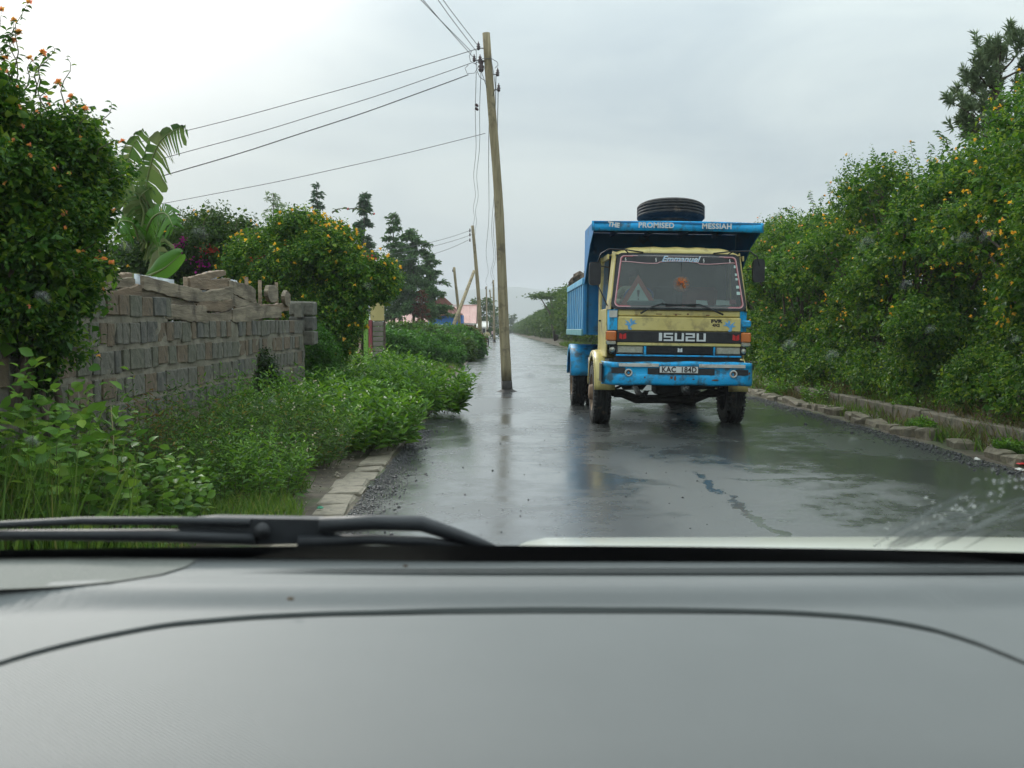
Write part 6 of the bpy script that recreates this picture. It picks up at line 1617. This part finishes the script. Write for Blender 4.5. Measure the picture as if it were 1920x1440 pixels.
M_GRAV = mat('wet_gravel', (.02, .021, .023), (.06, .06, .06), scale=30, rough=.35)
rng = np.random.default_rng(150); n = 5200
y = rng.uniform(7, 16, n); x = np.array([road_l(v) for v in y])+.02+np.abs(rng.normal(0, .16, n))
gravel('left_gravel', 'dark loose gravel along the left road edge', np.stack([x, y, np.full(n, .003)], 1), .007, 1, M_GRAV)
n = 3000; y = rng.uniform(9, 24, n); x = np.array([road_r(v) for v in y])+.05-np.abs(rng.normal(0, .22, n))
gravel('right_gravel', 'dark loose gravel along the right road edge', np.stack([x, y, np.full(n, .003)], 1), .011, 2, M_GRAV)
n = 260; gravel('road_grit', 'scattered grit on the wet road surface', np.stack([rng.uniform(-1.0, 2.2, n), rng.uniform(7, 17, n), np.full(n, .003)], 1), .006, 3, M_GRAV)
n = 500; y = rng.uniform(7, 24, n); gravel('soil_pebbles', 'pale pebbles in the soil beside the left kerb', np.stack([np.array([road_l(v) for v in y])-.36-np.abs(rng.normal(0, .25, n)), y, np.full(n, .03)], 1), .012, 4, M_KERB)

# ------------------------------------------------------------------ the car we sit in
M_DASH = mat('grey_dash_plastic', (.138, .147, .146), (.156, .165, .164), scale=3, rough=.56, spec=.5)
nt = M_DASH.node_tree; _w = nt.nodes.new('ShaderNodeTexWave'); _w.inputs['Scale'].default_value = 160; _w.inputs['Distortion'].default_value = 2.0; _w.bands_direction = 'DIAGONAL'
_t = nt.nodes.new('ShaderNodeTexCoord'); nt.links.new(_t.outputs['Object'], _w.inputs['Vector']); _bp = nt.nodes.new('ShaderNodeBump'); _bp.inputs['Strength'].default_value = .3; _bp.inputs['Distance'].default_value = .001
nt.links.new(_w.outputs['Fac'], _bp.inputs['Height']); nt.links.new(_bp.outputs['Normal'], nt.nodes['Principled BSDF'].inputs['Normal'])
M_GROOVE = mat('dash_seam', (.115, .126, .122), rough=.8); M_HOOD = mat('cream_hood_paint', (.60, .60, .53), rough=.25, coat=.5); M_WBLACK = mat('wiper_black', (.016, .018, .022), (.03, .033, .038), scale=20, rough=.5); M_FRIT = mat('black_frit', (.004, .004, .006), rough=.4)
car = empty('car', (.2, 0, 0)); tag(car, 'grey dashboard and cream hood of the car we look out from', 'car'); co = Vector(car.location)
DX = [-.80, -.50, -.45, -.43, -.41, -.378, -.34, -.287, -.22, -.158, -.05, .028, .15, .22, .26, .31, .345, .375, .395, .41, .43, .5, 1.1]
DYc = [.40, .45, .50, .60, .69, .768, .815, .858, .880, .890, .8965, .898, .8965, .8935, .889, .875, .855, .822, .765, .69, .6, .5, .4]
def Yc(x): return (interp(x-.012, DX, DYc)+interp(x+.012, DX, DYc)+interp(x, DX, DYc))/3
PY = [.30, .45, .585, .76, .87, .897, .905, .920, .930, .942, .985, .996, 1.06, 1.075]
PZ = [1.300, 1.318, 1.3285, 1.3295, 1.3305, 1.3305, 1.3325, 1.3402, 1.3430, 1.3432, 1.3362, 1.3345, 1.3352, 1.334]
def dz_(y, x=0): return interp(y, PY, PZ) - .05*max(0, abs(x-.15)-.55)**2 + .0133*(max(0, -x)/.53)**1.5*max(0, min(1.1, (y-.93)/.13)) - .004*max(0, x)*max(0, min(1, (y-.93)/.13))
def bz(x): return .015*max(0, -x-.05) if x < 0 else -.004*x      # the dash top lifts slightly to the left
XS = [-.72+1.74*i/180 for i in range(181)]
mb = MB(); vs = []; NV = 46
for x in XS:
    y0 = Yc(x)+.004
    for j in range(NV+1):
        y = y0+(1.07-y0)*(j/NV)**1.0
        z = dz_(y, x)
        vs.append((x-co.x, y, z))
mb.add(vs, [(i*(NV+1)+j, (i+1)*(NV+1)+j, (i+1)*(NV+1)+j+1, i*(NV+1)+j+1) for i in range(180) for j in range(NV)], 0, True); mb.build('dash_top', M_DASH, car)
mb = MB(); vs = []
for x in XS:
    yc = Yc(x)
    for y, dzz in ((yc+.004, 0), (yc+.003, -.003), (yc-.003, -.003), (yc-.004, -.001)): vs.append((x-co.x, y, dz_(y, x)+dzz))
mb.add(vs, [(i*4+j, (i+1)*4+j, (i+1)*4+j+1, i*4+j+1) for i in range(180) for j in range(3)]); mb.build('dash_seam', M_GROOVE, car)
mb = MB(); vs = []; NV = 30
for x in XS:
    y1 = Yc(x)-.004
    for j in range(NV+1):
        y = .30+(y1-.30)*j/NV; vs.append((x-co.x, y, dz_(y, x)-.0005 if j < NV else dz_(y, x)-.0025))
mb.add(vs, [(i*(NV+1)+j, (i+1)*(NV+1)+j, (i+1)*(NV+1)+j+1, i*(NV+1)+j+1) for i in range(180) for j in range(NV)], 0, True); mb.build('airbag_cover', M_DASH, car)
mb = MB(); mb.grid(lambda u, v: (-.72+1.74*u-co.x, .30-.04*math.sin(v*1.57), 1.2995-.35*v), 20, 5); mb.build('dash_front', M_DASH, car)
# defroster slot
mb = MB(); pts = []
for k in range(28):
    a = 2*math.pi*k/28; ex = math.copysign(abs(math.cos(a))**.25, math.cos(a)); ey = math.sin(a)
    pts.append((.28+.57*ex, 1.018+.011*ey))
mb.add([(x-co.x, y, dz_(y)+.0012) for x, y in pts], [tuple(range(28))]); ds = mb.build('defroster_slot', M_GROOVE, car)
for k in range(3):
    mb = MB(); y = 1.010+.008*k; mb.box((-.27-co.x, y-.0008, dz_(y)+.0014), (.82-co.x, y+.0008, dz_(y)+.0030)); mb.build('vane', M_DASH, ds)
# speaker grille in the left corner of the dash
M_GRILLE = mat('grille_cloth', (.15, .155, .14), (.20, .205, .185), scale=420, rough=.8)
pg = [(-60, 1037), (150, 1041), (370, 1049), (350, 1062), (300, 1077), (210, 1091), (110, 1100), (0, 1105), (-60, 1106)]
mb = MB(); q_ = []
for a, b in pg:
    p = G(a, b, 1.345)
    for _ in range(8): p = G(a, b, dz_(min(1.07, p.y), p.x)+.0015)
    q_.append(p-co)
mb.add(q_, [tuple(range(len(q_)))]); mb.build('speaker_grille', M_GRILLE, car)
for i, (a, b, r_) in enumerate(((545, 1124, .0035), (760, 1062, .003), (1275, 1068, .002))):      # crumbs of dirt
    p = G(a, b, 1.339)
    for _ in range(8): p = G(a, b, dz_(min(1.07, p.y), p.x))
    k_ = MB(); k_.lathe([(0, r_), (r_*.5, r_*.8), (r_*.7, .0001)], p-co, 'z', 7); k_.build('dirt_crumb', M_CLOD, car)
# windscreen with black border at its foot
def wsp(x, t): 
    yb = 1.085-.10*(x-.15)**2
    return (x-co.x, yb-.62*t, 1.3385-.0105*x+.50*t)
mb = MB(); mb.grid(lambda u, v: wsp(-.74+1.78*u, .028+v*.972), 24, 10); mb.build('windscreen', pane_mat('windscreen_glass', tint=(.95, .97, .965), refl=.14, ior=1.45), car)
mb = MB(); mb.grid(lambda u, v: wsp(-.74+1.78*u, -.07+.098*v), 60, 2); mb.build('windscreen_border', M_FRIT, car)
# roof, pillars, header
M_LINER = mat('headliner', (.45, .44, .42), rough=.9)
mb = MB(); mb.grid(lambda u, v: (-.72+1.74*u-co.x, .45-1.9*v, 1.835+.06*math.sin(math.pi*min(1, v+.2))*(1-(2*u-1)**4)), 12, 10); o = mb.build('roof', [M_LINER], car); o.modifiers.new('t', 'SOLIDIFY').thickness = .03
for x in (-.76, 1.06):
    mb = MB(); mb.tube([(x-co.x, 1.06, 1.30), (x*.99-co.x, .46, 1.84)], .035, 8); mb.build('pillar', M_LINER, car)
    mb = MB(); mb.box((x-.03-co.x, -1.5, .35), (x+.03-co.x, 1.05, 1.25), .03); mb.build('door', M_HOOD, car)
# hood
def hood(u, v):
    x = -.70+1.70*u; y = 1.17+1.15*v
    side = max(0, .06-x)
    z = 1.302-.02*v*1.15-.42*max(0, v-.12)**1.6-1.2*side**1.4-.06*max(0, x-.6)**2
    return (x-co.x, y, z)
mb = MB(); mb.grid(hood, 60, 30); o = mb.build('hood', M_HOOD, car); o.modifiers.new('t', 'SOLIDIFY').thickness = .01; o.modifiers['t'].offset = -1
mb = MB(); mb.grid(lambda u, v: (-.70+1.70*u-co.x, 2.32+.10*math.sin(v*1.57), 1.02-.55*v), 20, 6); mb.build('nose', M_HOOD, car)
mb = MB(); mb.grid(lambda u, v: (-.72+1.74*u-co.x, 1.09+.10*v, 1.305-.10*v-.10*max(0, .3-(-.72+1.74*u))**2), 20, 2); mb.build('cowl', M_FRIT, car)
# wiper resting on the glass
wy = 1.13
wi = empty('wiper', (0, 0, 0)); wi.parent = car; wi.location = (-co.x, 0, 0)
wp = lambda px_, py_, Y=wy: U(px_, py_, Y)
mb = MB(); mb.tube([wp(-80, 988), wp(0, 984), wp(150, 977), wp(330, 977), wp(470, 980)], [.004, .004, .0045, .005, .005], 8); mb.build('wiper_frame', M_WBLACK, wi)
mb = MB(); mb.tube([wp(-60, 1004), wp(60, 1003), wp(300, 1004), wp(480, 1010)], [.006, .006, .0075, .008], 8); mb.build('wiper_blade', M_WBLACK, wi)
mb = MB(); mb.prism([wp(330, 978), wp(400, 971), wp(600, 974), wp(625, 985), wp(630, 1018), wp(480, 1022), wp(350, 1018), wp(338, 1000)], (0, .02, 0)); mb.build('wiper_bracket', M_WBLACK, wi)
mb = MB(); mb.lathe([(0, .009), (-.006, .009), (-.008, .001)], wp(493, 995, wy-.002), 'y', 16); mb.build('pivot_cap', M_BLACK, wi)
mb = MB(); mb.tube([wp(600, 985), wp(700, 980), wp(790, 982), wp(850, 1002), wp(895, 1018), wp(930, 1030)], [.009, .009, .009, .008, .007, .004], 8); mb.build('wiper_arm', M_WBLACK, wi)
mb = MB(); mb.tube([wp(560, 1018), wp(700, 1012), wp(800, 1016), wp(890, 1026)], [.009, .006, .006, .004], 8); mb.build('wiper_linkage', M_WBLACK, wi)
# raindrops and a water smear on the glass
M_DROP = bpy.data.materials.new('water_drop'); M_DROP.use_nodes = True
_b = M_DROP.node_tree.nodes['Principled BSDF']; _b.inputs['Transmission Weight'].default_value = 1.0; _b.inputs['Roughness'].default_value = .3; _b.inputs['IOR'].default_value = 1.33; _b.inputs['Base Color'].default_value = (.92, .96, .96, 1)
def glass_hit(px_, py_):
    d = ray(px_, py_); k = .62/.50                     # plane: y = 1.085 - .62 t, z = 1.3365 + .5 t
    t = ((1.085+k*1.3365)-(k*CAMH))/(d.y+k*d.z); return Vector((0, 0, CAMH))+d*t
gn = Vector((0, -.50, -.62)).normalized()*-1
rr = random.Random(9); mb = MB()
def drop(px_, py_, r):
    c = glass_hit(px_, py_)+gn*.001-co; ax = Vector((1, 0, 0)); up_ = gn.cross(ax).normalized(); vs = []
    for ring_, h in ((1, 0), (.75, .32), (.35, .48)):
        for k in range(10):
            a = 2*math.pi*k/10; vs.append(c+(ax*math.cos(a)+up_*math.sin(a)*1.25)*r*ring_+gn*(r*h))
    vs.append(c+gn*r*.52); fs = [(j*10+k, j*10+(k+1) % 10, (j+1)*10+(k+1) % 10, (j+1)*10+k) for j in (0, 1) for k in range(10)]+[(20+k, 20+(k+1) % 10, 30) for k in range(10)]
    mb.add(vs, fs, 0, True)
for (a, b, r) in ((1700, 537, .0024), (1808, 450, .0028), (1852, 445, .0026), (1190, 733, .0016), (1285, 732, .0016), (1265, 790, .0012), (1600, 828, .0022), (1690, 860, .002), (1745, 620, .002), (1905, 640, .002), (1560, 670, .003), (1480, 650, .003), (1625, 460, .003), (1860, 930, .003), (1780, 960, .0026), (1845, 950, .002), (375, 440, .0028), (690, 540, .0016), (995, 708, .0018), (510, 755, .002), (1880, 905, .003), (1830, 905, .0026), (80, 560, .003), (235, 465, .0022), (60, 830, .0036), (1090, 790, .0014), (1250, 700, .0012)):
    drop(a, b, r*1.7)
mb.build('dried_drops', pane_mat('dried_drop', refl=0.3, film=.07, film_col=(.8, .85, .85)), car, 'stuff'); mb = MB()
for k in range(150):
    t = rr.random(); drop(1650+270*t+rr.gauss(0, 22), 1032-140*t+rr.gauss(0, 20)*(1-.3*t), rr.uniform(.0004, .0014)*(1 if k % 7 else 1.8))
mb.build('raindrops', M_DROP, car, 'stuff')
# wiped streaks of water in the lower right corner
mb = MB()
for k in range(22):
    a0 = Vector((1640+rr.uniform(0, 190), 1034-rr.uniform(0, 20))); ln = rr.uniform(90, 260); an = math.radians(rr.uniform(24, 40)); w_ = rr.uniform(2.0, 8.0); L1, L2 = [], []
    for q in range(9):
        t = q/8; x_ = a0.x+ln*t*math.cos(an); y_ = a0.y-ln*t*math.sin(an)*(1-.25*t); ww = w_*math.sin(math.pi*min(1, max(.05, t)))*rr.uniform(.5, 1.1)
        L1.append(glass_hit(x_, y_-ww)+gn*(.0006+.00003*k)); L2.append(glass_hit(x_, y_+ww)+gn*(.0006+.00003*k))
    mb.add([p-co for p in L1+L2], [(q, q+1, 10+q, 9+q) for q in range(8)])
mb.build('water_streaks', pane_mat('water_streak', refl=0.3, film=.16, film_col=(.75, .8, .78)), car, 'stuff')

# ------------------------------------------------------------------ rain haze: one box of even air round everything
M_HAZE = bpy.data.materials.new('rain_haze'); M_HAZE.use_nodes = True; nt = M_HAZE.node_tree; nt.nodes.clear()
_o = nt.nodes.new('ShaderNodeOutputMaterial'); _v = nt.nodes.new('ShaderNodeVolumePrincipled'); _v.inputs['Color'].default_value = (.92, .95, 1.0, 1); _v.inputs['Density'].default_value = .00045; _v.inputs['Anisotropy'].default_value = .15
nt.links.new(_v.outputs['Volume'], _o.inputs['Volume'])
mb = MB(); mb.box((-4000, -310, -1.2), (4000, 5010, 135)); tag(mb.build('haze', M_HAZE), 'pale rain haze filling the air over the road', kind='stuff')
bpy.context.view_layer.update()
